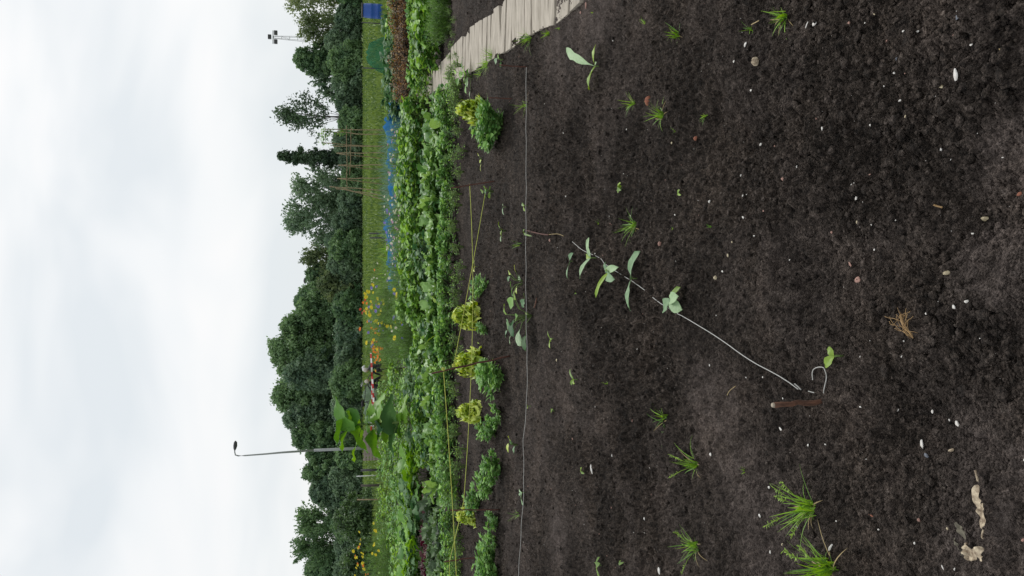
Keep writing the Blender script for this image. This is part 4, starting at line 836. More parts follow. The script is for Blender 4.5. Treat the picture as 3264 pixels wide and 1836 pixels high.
row('beet', 'beet_plant', 'beetroot plant at the front of the beet patch', 'beetroot', 'beetroot patch, front line', 1640, 1880, 9.6, 8, 1.0, .2)
row('beetred', 'beet_plant', 'dark red leaved beetroot plant among the green ones', 'beetroot', 'red beetroots', 1560, 1840, 11.5, 9, 1.35, .3)
row('potato', 'potato_plant', 'low dark leafy plant in front of the beets', 'plant', 'low plants before the beets', 1480, 1880, 8.7, 14, .55, .25)
row('pumpkin', 'pumpkin_plant', 'pumpkin plant with very large leaves left of the sunflower', 'pumpkin plant', 'pumpkin plants left of the sunflower', 1385, 1680, 12.3, 10, .98, .4)
row('pumpkin', 'pumpkin_plant', 'pumpkin plant with large leaves at the left edge', 'pumpkin plant', 'pumpkin plants at the left edge', 1640, 1900, 12.9, 8, 1.0, .35)
row('pumpkin', 'pumpkin_plant', 'pumpkin plant around the foot of the sunflower', 'pumpkin plant', 'pumpkin plants at the sunflower foot', 1270, 1400, 11.6, 3, .62, .2)
row('weed', 'weed_plant', 'small ragged weed at the foot of the blue green row', 'weed', 'weeds at the foot of the blue green row', 260, 1836, 8.35, 34, .75, .25)
row('weed', 'weed_plant', 'tiny weed growing along the board edge', 'weed', 'weeds along the board edge', 200, 330, 8.9, 10, .8, .6)
for (X, Y, L, m_) in ((1390, 395, .25, 'chard'), (1400, 975, .22, 'young'), (1375, 1070, .2, 'young'), (1345, 545, .2, 'chard'), (1350, 1475, .2, 'young'), (1365, 1560, .2, 'young')):
    g = P(X, Y, 9.3); mb = MB(); leaf(mb, (0, 0, 0), rnd(0, 6), 1.2, L*.9, L * .55, 'oblong', .7, .15, .07, 9, 6, k=3)
    r = empty('dock_plant', (g.x, g.y, 0), {395: 'single big crinkled leaf at the end of the row by the path', 975: 'upright pale oval leaf standing before the tall flowers', 1070: 'small bright oval leaf right of the crinkled chard heads',
         545: 'upright crinkled leaf in the middle of the bean row', 1475: 'bright rounded leaf below the pallet', 1560: 'bright oval leaf above the pale board'}[Y], 'plant')
    lf = mb.build('leaf', M[m_], r); lf.location = (0, 0, g.z - L * .3)
    mb = MB(); tube(mb, [(0, 0, 0), (0.01, 0, (g.z - L*.3) * .5), (0, 0, g.z - L * .3)], [.006, .005, .004], 6); mb.build('stalk', M['stem'], r)

# sunflower ---------------------------------------------------------------
def sunflower():
    d = 12.2; root = empty('sunflower', (xat(1345, d), d, 0), 'young sunflower with thick stem and huge heart shaped leaves', 'sunflower')
    H = zat(1110, d); mb = MB(); tube(mb, [(0,0,-.03),(.02,0,H*.3),(-.01,0,H*.6),(.0,0,H*.86),(.02,0,H)], [.022,.02,.018,.014,.008], 10); mb.build('stem', M['stem'], root)
    # (picture X, Y of leaf centre, size px, grey)
    for (X, Y, L, grey, az, el, roll) in ((1100, 1318, 115, 0, .3, .5, .5), (1118, 1345, 95, 0, 2.4, .7, -.3), (1092, 1375, 85, 0, 3.4, .4, .4), (1130, 1328, 80, 0, -1.0, .6, .2), (1160, 1400, 90, 0, 3.3, -.3, .5), (1140, 1440, 75, 0, 2.8, .2, .2),
            (1222, 1285, 105, 0, .4, -.3, .4), (1215, 1358, 120, 1, -1.5, .0, .2), (1255, 1318, 120, 1, .1, .1, -.7), (1280, 1345, 90, 0, -.7, .0, .2), (1205, 1420, 95, 0, 3.2, -.2, .5), (1260, 1410, 95, 1, 3.6, .1, .3), (1290, 1395, 80, 0, 3.4, -.2, .2), (1105, 1400, 80, 0, 3.0, .3, .3), (1180, 1345, 70, 0, .2, .2, .2), (1240, 1380, 85, 0, 3.0, .1, .5), (1300, 1300, 90, 0, .3, .0, .3), (1195, 1310, 75, 0, .2, .3, .6)):
        c = P(X, Y, d + rnd(-.08, .08)) - root.location; l = L * 1.05 / FPX * d; mb = MB()
        b = Vector((c.x - .5*l*math.cos(az)*math.cos(el), c.y - .5*l*math.sin(az)*math.cos(el), c.z - .5*l*math.sin(el) + .03))
        leaf(mb, b, az, el + .25, l, l * .85, 'heart', .7, .12, .05, 9, 6, k=2, roll=roll)
        o = mb.build('leaf', M['biggrey'] if grey else M['big'], root)
        mb = MB(); zs = max(.2, min(H, b.z - .08)); tube(mb, [(0, 0, zs), ((b.x)*.5, b.y*.5, (zs + b.z)/2 + .015), tuple(b)], [.007, .006, .004], 6); mb.build('petiole', M['stem'], root)
sunflower()

# lettuces and peas on the near side of the string ------------------------
LET = [(1532, 352, 'yellow green lettuce beside the bushy pea plant, nearest the board path', 1.0), (1524, 1008, 'yellow green lettuce under the strings, right of the tallest stake', 1.0), (1535, 1158, 'yellow green lettuce right behind the tallest rusty stake', 1.15),
       (1530, 1312, 'yellow green lettuce left of the tallest stake, one plant along', 1.0), (1512, 1642, 'yellow green lettuce beside the stake below the beets', .9)]
for i, (X, Y, lab, s) in enumerate(LET):
    g = G(X, Y); inst('lettuce', PR['lettuce'][i % 4], g + Vector((0, 0, .0)), lab, 'lettuce', 'lettuces in the string row', rnd(0, 6), s * rnd(1.05, 1.25))
PEAS = [(1600, 395, 'pea', 1.2, 'largest bushy pea plant in front of the first lettuce'), (1585, 430, 'pea', .9, 'pea plant trailing left of the largest bushy one'), (1535, 395, 'peasmall', .8, 'small pea plant behind the first lettuce'),
        (1555, 905, 'peasmall', 1.0, 'loose pea plant right of the second lettuce'), (1530, 935, 'peasmall', .8, 'thin pea plant behind the second lettuce'), (1550, 1050, 'peasmall', .7, 'small pea plant in front of the second lettuce'),
        (1605, 1205, 'pea', 1.15, 'bushy pea plant left of the foot of the tallest stake'), (1580, 1170, 'peasmall', .8, 'pea plant at the foot of the tallest stake'), (1575, 1365, 'pea', .75, 'pea plant in front of the third lettuce'), (1598, 1325, 'peasmall', .8, 'short pea shoots beside the third lettuce'),
        (1595, 1490, 'pea', .85, 'pea plant at the right end of the long trailing clump'), (1570, 1545, 'pea', .85, 'pea plant in the middle of the long trailing clump'), (1530, 1600, 'pea', .85, 'pea plant at the far end of the long trailing clump, near the stake'),
        (1590, 1662, 'peasmall', .8, 'small pea plant left of the dark stake'), (1585, 1730, 'peasmall', .95, 'upright pea shoots left of the small pea plant'), (1575, 1775, 'pea', 1.0, 'large pea plant near the left edge'), (1592, 1825, 'pea', .9, 'pea plant cut by the left edge'),
        (1540, 1370, 'peasmall', .7, 'pea plant climbing over the third lettuce')]
for i, (X, Y, k, s, lab) in enumerate(PEAS):
    inst('pea_plant', PR[k][i % len(PR[k])], G(X, Y), lab, 'pea plant', 'pea plants in the string row', rnd(0, 6), s)
# small broad-leaved plants: built leaf by leaf ---------------------------
def sprout(name, X, Y, leaves, m, label, cat, group=None, stalk=.02, mstem='stem', shape='oblong'):
    """leaves: (picture X, Y of the tip, width, [material, shape])"""
    dep = dist(X) * cp + HCAM * sp; g = G(X + stalk * FPX / dep, Y); root = empty(name, g, label, cat, group)
    mb = MB(); tube(mb, [(0, 0, -.015), (0.001, 0, stalk * .5), (0, 0, stalk)], [.0035, .003, .0025], 6); mb.build('stem', M[mstem], root)
    for lf in leaves:
        tx, ty, wd = lf[:3]; mm = M[lf[3]] if len(lf) > 3 else M[m]; sh = lf[4] if len(lf) > 4 else shape
        t = G(tx + (stalk + .016) * FPX / dep, ty); t.z = max(g.z, t.z) + rnd(.012, .03)
        dv = Vector((t.x - g.x, t.y - g.y, 0)); L = max(dv.length, .012) * 1.1; az = math.atan2(dv.y, dv.x)
        mb = MB(); leaf(mb, (0, 0, stalk), az, .40 + rnd(-.1, .15), L, wd, sh, .7, .25, .06, 8, 6, k=1.5, roll=rnd(-.25, .25)); mb.build('leaf', mm, root)
sq = 'squash seedlings along the white string'
sprout('squash_seedling', 1814, 833, [(1808, 888, .035), (1826, 808, .03), (1808, 822, .02, 'young')], 'seedling', 'smallest grey green seedling with narrow leaves at the far end', 'seedling', sq)
sprout('squash_seedling', 1877, 822, [(1886, 762, .036), (1862, 884, .036), (1865, 815, .028, 'young')], 'seedling', 'second seedling with two long pale leaves touching the string end', 'seedling', sq)
sprout('squash_seedling', 1944, 868, [(1936, 838, .05), (1966, 890, .052), (1972, 852, .04), (1928, 945, .03, 'young'), (1938, 850, .025, 'young')], 'seedling', 'third seedling with rounded pale leaves and a drooping yellow leaf', 'seedling', sq)
sprout('squash_seedling', 2022, 888, [(2036, 806, .055), (2000, 984, .05), (2014, 884, .02, 'young')], 'seedling', 'largest seedling with two long pale leaves spread across the string', 'seedling', sq)
sprout('squash_seedling', 2140, 958, [(2108, 985, .06), (2168, 985, .055), (2170, 945, .05), (2148, 918, .03, 'young')], 'seedling', 'nearest squash seedling with two round pale leaves and a yellow shoot', 'seedling', sq)
sprout('dandelion_plant', 1903, 212, [(1833, 158, .05, 'seedling', 'toothed'), (1905, 148, .03, 'young', 'toothed'), (1868, 282, .055, 'young', 'toothed'), (1893, 200, .02, 'seedling')], 'young', 'weed with long toothed leaves standing alone near the boards', 'weed')
sprout('seedling_plant', 2665, 1135, [(2622, 1166, .028, 'young'), (2628, 1106, .024, 'young')], 'young', 'small two leaved seedling beside the string loop', 'seedling', None, .012)
sprout('seedling_plant', 1757, 1080, [(1745, 1055, .012), (1748, 1088, .018), (1762, 1108, .02), (1770, 1080, .015)], 'young', 'small yellow green seedling left of the squash plants', 'seedling')
sprout('seedling_plant', 1829, 1210, [(1822, 1178, .018), (1818, 1225, .026), (1834, 1222, .02)], 'young', 'small seedling with bright pointed leaves in open soil', 'seedling')
sprout('seedling_plant', 1852, 1503, [(1845, 1490, .014), (1842, 1502, .012), (1858, 1508, .014)], 'young', 'tiny three leaved seedling beside the crescent shell', 'seedling', None, .01)
sprout('seedling_plant', 1905, 1802, [(1902, 1776, .02), (1912, 1795, .03), (1905, 1832, .025), (1890, 1812, .02)], 'young', 'small crinkled seedling at the left edge', 'seedling')
sprout('seedling_plant', 1972, 1802, [(1968, 1786, .01), (1976, 1792, .012), (1968, 1812, .012)], 'young', 'tiny seedling just nearer than the crinkled one', 'seedling', None, .01)
sprout('seedling_plant', 1755, 1310, [(1748, 1302, .014), (1750, 1316, .014), (1760, 1304, .012)], 'young', 'tiny yellowish seedling beyond the bare patch', 'seedling', None, .01)
sprout('seedling_plant', 1970, 600, [(1960, 612, .02), (1975, 584, .018), (1980, 606, .02), (1964, 594, .02)], 'young', 'small lime green weed right of the dense grass tuft', 'seedling', None, .012)
sprout('seedling_plant', 2157, 616, [(2152, 606, .012), (2162, 622, .01)], 'young', 'very small green sprout in the middle of the bare soil', 'seedling', None, .008)
sprout('seedling_plant', 1670, 655, [(1662, 648, .03), (1668, 672, .02)], 'young', 'yellow green sprout on the white string', 'seedling')
sprout('seedling_plant', 1672, 742, [(1668, 732, .015), (1678, 752, .015)], 'young', 'tiny pale sprout beside the white string above the squash', 'seedling')
sprout('seedling_plant', 1680, 1295, [(1672, 1288, .015), (1674, 1300, .018)], 'young', 'tiny pale shoot touching the white string', 'seedling')
sprout('wilting_plant', 1605, 660, [(1602, 650, .02), (1600, 672, .025), (1604, 684, .02)], 'seedling', 'small withering seedling below the yellow string', 'seedling')
sprout('wilting_plant', 1520, 850, [(1518, 830, .02), (1522, 865, .03)], 'lettuce', 'small pale seedling where the strings cross', 'seedling')
sprout('seedling_plant', 1665, 1570, [(1650, 1560, .015), (1656, 1608, .04), (1648, 1578, .02)], 'seedling', 'withered seedling lying on the white string', 'seedling')

def bush(name, X, Y, leaves, label, cat, m='pea', shape='ovate'):
    """plant with raised leaves: (picture X, Y of leaf middle, length px, width ratio, azimuth, [material, elevation])"""
    g = G(X, Y); root = empty(name, g, label, cat); sb = MB(); px = (g.y * cp + HCAM * sp) / FPX
    for lf in leaves:
        x, y, Lp, wr, az = lf[:5]; mm = lf[5] if len(lf) > 5 else m; el = lf[6] if len(lf) > 6 else .35
        dd = g.y + rnd(-.05, .06); c = P(x, y, dd); c.z = max(c.z, hf1(c.x, c.y) + .012); c = c - g; L = Lp * px * 1.15
        b = Vector((c.x - .5*L*math.cos(az), c.y - .5*L*math.sin(az), c.z - .3*L*math.sin(el))); mb = MB()
        leaf(mb, b, az, el, L, L * wr, shape, .7, .18, .05, 8, 6, k=1.6, roll=rnd(-.5, .1)); mb.build('leaf', M[mm], root)
        tube(sb, [(0, 0, -.01), (b.x*.4, b.y*.4, b.z*.6 + .012), tuple(b)], [.0035, .003, .002], 5)
    sb.build('stems', M['stem'], root)
bush('squash_plant', 1690, 1005, [(1628, 968, 44, .7, 2.4), (1608, 985, 36, .6, .6, 'young'), (1632, 1048, 50, .75, 3.6, 'biggrey'), (1655, 1078, 60, .7, 3.9, 'seedling'), (1672, 1095, 46, .6, 3.4, 'biggrey'), (1618, 1030, 36, .8, 1.2, 'biggrey'), (1645, 1012, 34, .7, -1.2),
     (1640, 940, 30, .7, .4, 'young'), (1612, 1066, 26, .5, 2.6, 'seedling'), (1625, 1085, 26, .4, 3.3, 'seedling'), (1686, 1000, 18, .7, 2, 'young')], 'squash plant with broad bluish leaves leaning over the white string', 'squash plant')
bush('squash_plant', 1665, 900, [(1622, 868, 30, .35, 1.2, 'lettuce'), (1620, 890, 26, .4, 2.2, 'seedling'), (1628, 908, 24, .5, .4), (1655, 885, 26, .75, .9, 'seedling'), (1668, 968, 30, .75, 2.5, 'seedling'), (1645, 925, 24, .4, 3.6, 'lettuce'), (1632, 930, 26, .6, .2), (1640, 855, 26, .25, .6, 'lettuce')],
     'half withered squash plant with pale curled leaves', 'squash plant')
bush('squash_plant', 1648, 1418, [(1622, 1396, 24, .4, 1.2, 'lettuce'), (1618, 1428, 26, .4, 3.5, 'lettuce'), (1638, 1436, 24, .75, 3.0, 'seedling'), (1628, 1412, 20, .6, 2, 'pea')], 'small plant with curled pale leaves beyond the white string', 'squash plant')
bush('lettuce_seedling', 1572, 610, [(1545, 600, 26, .7, 1.0, 'pea'), (1548, 616, 28, .75, 2.8, 'pea'), (1562, 606, 24, .8, .2, 'pea'), (1560, 622, 22, .7, 3.6, 'young'), (1536, 610, 20, .7, 1.6, 'young')], 'small round leaved lettuce just left of the stake foot', 'seedling')
bush('seedling_plant', 1608, 735, [(1590, 716, 22, .6, .6, 'young'), (1598, 744, 26, .7, 3.2, 'young'), (1596, 762, 18, .5, 3.4, 'seedling')], 'small plant with light crinkled leaves before the pink flowers', 'seedling')
bush('wilting_plant', 1535, 505, [(1528, 492, 18, .3, 1, 'lettuce'), (1530, 515, 18, .35, 2, 'lettuce'), (1534, 535, 20, .3, 3, 'lettuce')], 'narrow pale green plant left of the largest pea plant', 'seedling')
bush('weed_plant', 1505, 245, [(1478, 222, 34, .5, .6, 'bean'), (1468, 240, 36, .5, 1.8, 'pea'), (1488, 262, 34, .5, 3.4, 'seedling'), (1492, 232, 30, .6, .2, 'pea'), (1480, 252, 30, .5, 2.5, 'bean'), (1472, 205, 24, .5, .2, 'pea'), (1484, 285, 34, .35, 3.6, 'pea'), (1458, 262, 26, .6, 2.4, 'bean'), (1450, 230, 22, .6, 1.4, 'bean'), (1500, 300, 26, .25, 3.2, 'seedling')],
     'leafy weed clump pushing over the board edge', 'weed')
bush('weed_plant', 1600, 190, [(1588, 178, 18, .8, .4, 'bean'), (1580, 196, 20, .8, 2.4, 'seedling'), (1596, 206, 16, .8, 3.4, 'bean')], 'small round leaved weed beside the near grass clump at the boards', 'weed')

# grass tufts --------------------------------------------------------------
def tuft(X, Y, size, n, label, seeds=0, spread=.9):
    g = G(X, Y); depth = g.y * cp + HCAM * sp; L = size / FPX * depth * 1.0
    root = empty('grass_tuft', g - Vector((0, 0, .004)), label, 'grass tuft', 'grass tufts on the bare soil'); mb = MB(); ph_ = rnd(0, 6.28)
    for i in range(n):
        az = rnd(0, 6.28) if i % 3 else ph_ + random.gauss(0, .6); el = rnd(.25, 1.4) if math.sin(az) > -.3 else rnd(1.0, 1.5); leaf(mb, (random.gauss(0, L*.09), random.gauss(0, L*.09), 0), az, el, L * rnd(.35, 1.25), rnd(.0024, .0044) * (1 + L * 3), 'blade', rnd(-.2, 1.5) * spread, .3, 0, 6, 2)
    mb.build('blades', M['grass'], root)
    if n > 12:
        mb = MB()
        for i in range(max(2, n // 8)): leaf(mb, (random.gauss(0, L*.07), random.gauss(0, L*.07), 0), rnd(0, 6.28), rnd(.1, .7), L * rnd(.6, 1.1), .0035 * (1 + L * 3), 'blade', rnd(.3, 1.4), .3, 0, 6, 2)
        mb.build('dry_blades', M['straw'], root)
    if seeds:
        mb = MB()
        for i in range(seeds):
            az = rnd(-.6, .6) + (math.pi if i % 2 else 0); el = rnd(.7, 1.2); l = L * rnd(1.0, 1.35)
            e = (l*math.cos(az)*math.cos(el), l*math.sin(az)*math.cos(el), l*math.sin(el)); tube(mb, [(0,0,0), (e[0]*.45, e[1]*.45, e[2]*.6), e], .0011, 4)
            for k in range(16):
                t = .62 + .4 * k / 16; p = (e[0]*t, e[1]*t, e[2]*(t*.75+.25)); leaf(mb, p, rnd(0, 6.28), rnd(0, 1), L * .10, L * .035, 'ovate', .2, .2, 0, 3, 2)
        mb.build('seed_heads', M['young'], root)
for a in ((2160, 110, 58, 26, 'grass tuft with pale sheath near the right edge, nearer than the boards'), (2502, 55, 75, 40, 'fine bright grass tuft at the right edge of the soil'),
          (2392, 92, 45, 9, 'sparse yellowish grass sprig with a dead straw beside it'), (2026, 330, 55, 16, 'thin grass tuft next to the reddish crumb, far one'), (2110, 365, 62, 34, 'dense grass tuft next to the reddish crumb, near one'),
          (2260, 370, 30, 10, 'small isolated grass tuft right of the orange brick chip'), (2022, 720, 68, 42, 'densest bright grass tuft, right of the squash seedlings'), (1902, 713, 22, 9, 'tiny grass tuft beyond the densest one'), (2146, 727, 18, 6, 'tiny grass sprig nearer than the densest tuft'),
          (1688, 122, 55, 34, 'grass tuft growing at the end of the boards'), (1750, 105, 40, 14, 'thin dark grass tuft in the soil beside the last board'), (1783, 90, 20, 6, 'tiny grass sprig left of the last board end'),
          (2122, 1332, 76, 20, 'open grass tuft with few broad blades, left of the string'), (2218, 1482, 80, 34, 'grass tuft with two seed heads in the open soil', 3), (2380, 1500, 26, 7, 'small grass sprig near the largest tufts'),
          (2218, 1745, 84, 32, 'grass tuft with seed heads near the left edge', 3), (2592, 1615, 125, 48, 'large grass tuft with seed heads, right one of the nearest pair', 5), (2652, 1812, 150, 60, 'largest grass tuft cut by the left edge', 3),
          (2048, 72, 40, 7, 'sparse pale grass sprig beyond the right edge tuft'), (1678, 332, 50, 14, 'thin grass growing by the string, in front of the pea plant'), (1662, 780, 40, 6, 'thin trailing grass above the squash seedlings'),
          (1840, 935, 16, 4, 'tiny grass sprig left of the third squash seedling'), (1932, 1222, 22, 6, 'tiny grass tuft left of the bright seedling'), (2265, 724, 20, 3, 'single pale blades in the middle soil'), (1655, 1640, 45, 8, 'thin grass leaning on the white string at the left'),
          (1885, 40, 14, 3, 'tiny sprig at the right edge beyond the tufts'), (2150, 420, 24, 4, 'tiny curved grass blades left of the dense tuft by the crumb')):
    tuft(*a)
for (X, Y, s, n_, lab) in ((1575, 180, 55, 60, 'bushy grass clump against the edge of the boards'), (1555, 205, 50, 50, 'grass clump spreading beside the boards, far end'), (1535, 235, 36, 20, 'low grass patch beside the leafy weed at the boards'), (1440, 300, 26, 24, 'grass patch at the narrow end of the boards'), (1468, 268, 30, 24, 'grass patch halfway along the board edge')):
    tuft(X, Y, s, n_, lab)

# stakes and strings ------------------------------------------------------
def stake(Xt, Yt, Xb, Yb, r, label, m='rust', name='stake', bark=False):
    g = G(Xb, Yb); g.z -= .02; t = P(Xt, Yt, g.y + .0); n = 7
    root = empty(name, g, label, 'stake', 'stakes holding the strings'); mb = MB()
    pts = [Vector((0, 0, 0)).lerp(t - g, i / n) + Vector((random.gauss(0, r*.35), random.gauss(0, r*.35), 0)) for i in range(n + 1)]
    tube(mb, pts, [r * rnd(.9, 1.08) for _ in pts], 9); mb.build('shaft', M[m], root)
    mb = MB(); e = pts[-1]; tube(mb, [e - Vector((0, 0, .002)), e + Vector((0, 0, .004 + r*.2))], [r * .98, r * .8], 9); mb.build('cut_end', M['cut' if bark else m], root)
    return t
s1 = stake(1590, 208, 1680, 214, .0045, 'short rusty rod at the end of the boards holding the white string')
s2 = stake(1560, 311, 1630, 315, .0045, 'short rusty rod hidden between the first lettuce and the pea plant')
s3 = stake(1437, 600, 1580, 575, .0055, 'slanting rusty rod in the middle of the blue green row')
s4 = stake(1378, 1190, 1622, 1133, .0068, 'tallest slanting rusty stake with two yellow strings tied on')
s5 = stake(1436, 1627, 1592, 1624, .0058, 'thin dark stake in front of the last lettuce')
s6 = stake(1417, 1790, 1545, 1772, .0065, 'rusty stake near the left edge where the yellow strings cross')
s7 = stake(2468, 1290, 2614, 1284, .0070, 'thick brown stick with a pale cut end pushed into the near soil', 'stick', bark=True)
def along(a, b, t): return Vector(a).lerp(Vector(b), t)
def line(pts, r, m, label, group=None, name='string'):
    mb = MB(); tube(mb, pts, r, 6); return tag(mb.build(name, M[m]), label, 'string', group)
d3, d4, d5, d6 = s3.y, s4.y, s5.y, s6.y
pa = P(1497, 587, d3)
gA = 'yellow strings between the stakes'
line(bez(pa, P(1507, 1000, (d3+d6)/2), .01, 12)[:-1] + bez(P(1507, 1000, (d3+d6)/2), P(1478, 1600, d5 + .02), .012, 14)[:-1] + bez(P(1478, 1600, d5 + .02), P(1433, 1789, d6), 0, 8)[:-1] + bez(P(1433, 1789, d6), P(1433, 1950, d6), 0, 2), .0028, 'yellowline', 'paler yellow string running from the middle rod to the left edge stake', gA)
line(bez(P(1568, 486, 7.2), P(1446, 1165, d4), .008, 26), .0032, 'yellowline', 'yellow string rising from the largest pea plant to the tallest stake', gA)
line(bez(P(1413, 1171, d4), P(1458, 1900, d4 + .1), .006, 26), .0034, 'yellowline', 'yellow string from the tallest stake to the left picture edge', gA)
for (X, Y, dd, r, lab) in ((1446, 1165, d4, .011, 'lower'), (1413, 1176, d4, .011, 'upper')):
    mb = MB(); c = P(X, Y, dd)
    for k in range(3): tube(mb, [c + Vector((r*math.cos(a), r*math.sin(a), (k-1)*.007 + .002*math.sin(a))) for a in np.linspace(0, 6.28, 13)], .003, 5, cap=False)
    tag(mb.build('string_knot', M['yellowline']), f'{lab} yellow string knot wound round the tallest stake', 'knot')
# white line lying just above the soil
def ground_line(pl, lift, n=10, wob=.002):
    cps = [G(*p) for p in pl]; pts = []
    for a, b in zip(cps[:-1], cps[1:]):
        for i in range(n):
            q = a.lerp(b, i / n); pts.append(Vector((q.x, q.y, hf1(q.x, q.y))))
    pts.append(cps[-1])
    k = 9 if len(pts) < 40 else 23; sm = lambda v, k: np.convolve(np.pad(v, (k//2, k//2), 'edge'), np.ones(k)/k, 'valid')
    xs = sm(np.array([p.x for p in pts]), 7 if n > 5 else 5); ys = sm(np.array([p.y for p in pts]), 7 if n > 5 else 5); zs = sm(np.array([p.z for p in pts]), k)
    return [Vector((a, b, c + lift + .005)) for a, b, c in zip(xs, ys, zs)]
def straight(pl, z0=.03, n=8):
    return [Vector((xat(Y, dist(X) * (1 - z0/HCAM), z0), dist(X) * (1 - z0/HCAM), z0 + .002*math.sin(Y*.05))) for X, Y in
            [(a[0] + (b[0]-a[0])*i/n, a[1] + (b[1]-a[1])*i/n) for a, b in zip(pl[:-1], pl[1:]) for i in range(n)]]
line(straight([(1677, 214), (1677, 600), (1676, 800), (1677, 1000), (1681, 1180), (1678, 1300), (1668, 1400), (1670, 1560), (1662, 1680), (1650, 1880)], .045), .0016, 'whiteline', 'thin white guide string stretched low across the whole bed')
line(ground_line([(1834, 768), (1862, 798), (1915, 822), (1940, 842), (1965, 862), (2015, 895), (2050, 915), (2100, 962), (2170, 1000)], .006) + ground_line([(2170, 1000), (2200, 1010), (2290, 1068), (2400, 1145), (2480, 1190), (2528, 1218), (2570, 1243)], .010, 8), .0015, 'whiteline', 'white string trailing over the soil past the squash seedlings to the brown stick')
line(ground_line([(2632, 1256), (2636, 1235), (2648, 1200), (2645, 1178), (2628, 1168), (2610, 1172), (2600, 1188), (2602, 1215)], .005, 6), .0013, 'whiteline', 'loose white string end curled beside the brown stick')
line(ground_line([(2585, 1246), (2598, 1250), (2606, 1252)], .006, 5), .0012, 'whiteline', 'short piece of white string by the brown stick')
line(ground_line([(1683, 733), (1700, 738), (1735, 748), (1758, 748)], .008, 6), .0045, 'rust', 'rusty wire lying on the soil at the far end of the squash row', None, 'wire')
line(ground_line([(1752, 748), (1780, 745), (1795, 747), (1808, 754)], .007, 6), .0016, 'straw', 'dry root trailing from the rusty wire', None, 'root')
# shells, stones and litter ------------------------------------------------
def pebble(X, Y, Lpx, asp, m, label, cat='shell', name='shell', flat=.28, rz=None, group=None):
    g = G(X, Y); depth = g.y * cp + HCAM * sp; L = Lpx * 1.15 / FPX * depth / 2; W = L * asp
    mb = MB(); n = 13; k1, k2 = rnd(0, 6), rnd(0, 6); rings = [(1.0, -.25), (1.0, .1), (.8, .6), (.45, .95), (.12, 1.05)]
    v = []; 
    for (rr, zz) in rings:
        for i in range(n):
            a = 6.283 * i / n; q = 1 + .16 * math.sin(2*a + k1) + .1 * math.sin(3*a + k2) + .05*math.sin(5*a+k1); v.append((L*rr*q*math.cos(a), W*rr*q*math.sin(a), min(L, W) * flat * 2 * zz * (1 + .1*math.sin(a*3+rr*5))))
    q = [(r*n+i, r*n+(i+1) % n, (r+1)*n+(i+1) % n, (r+1)*n+i) for r in range(len(rings)-1) for i in range(n)]
    v.append((0, 0, min(L, W) * flat * 2 * 1.06)); t = [((len(rings)-1)*n+i, (len(rings)-1)*n+(i+1) % n, len(v)-1) for i in range(n)]
    mb.add(v, q, t); o = mb.build(name, M[m]); o.location = g + Vector((0, 0, .002)); o.rotation_euler = (rnd(-.25, .35), rnd(-.2, .2), rnd(0, 3) if rz is None else rz); return tag(o, label, cat, group)
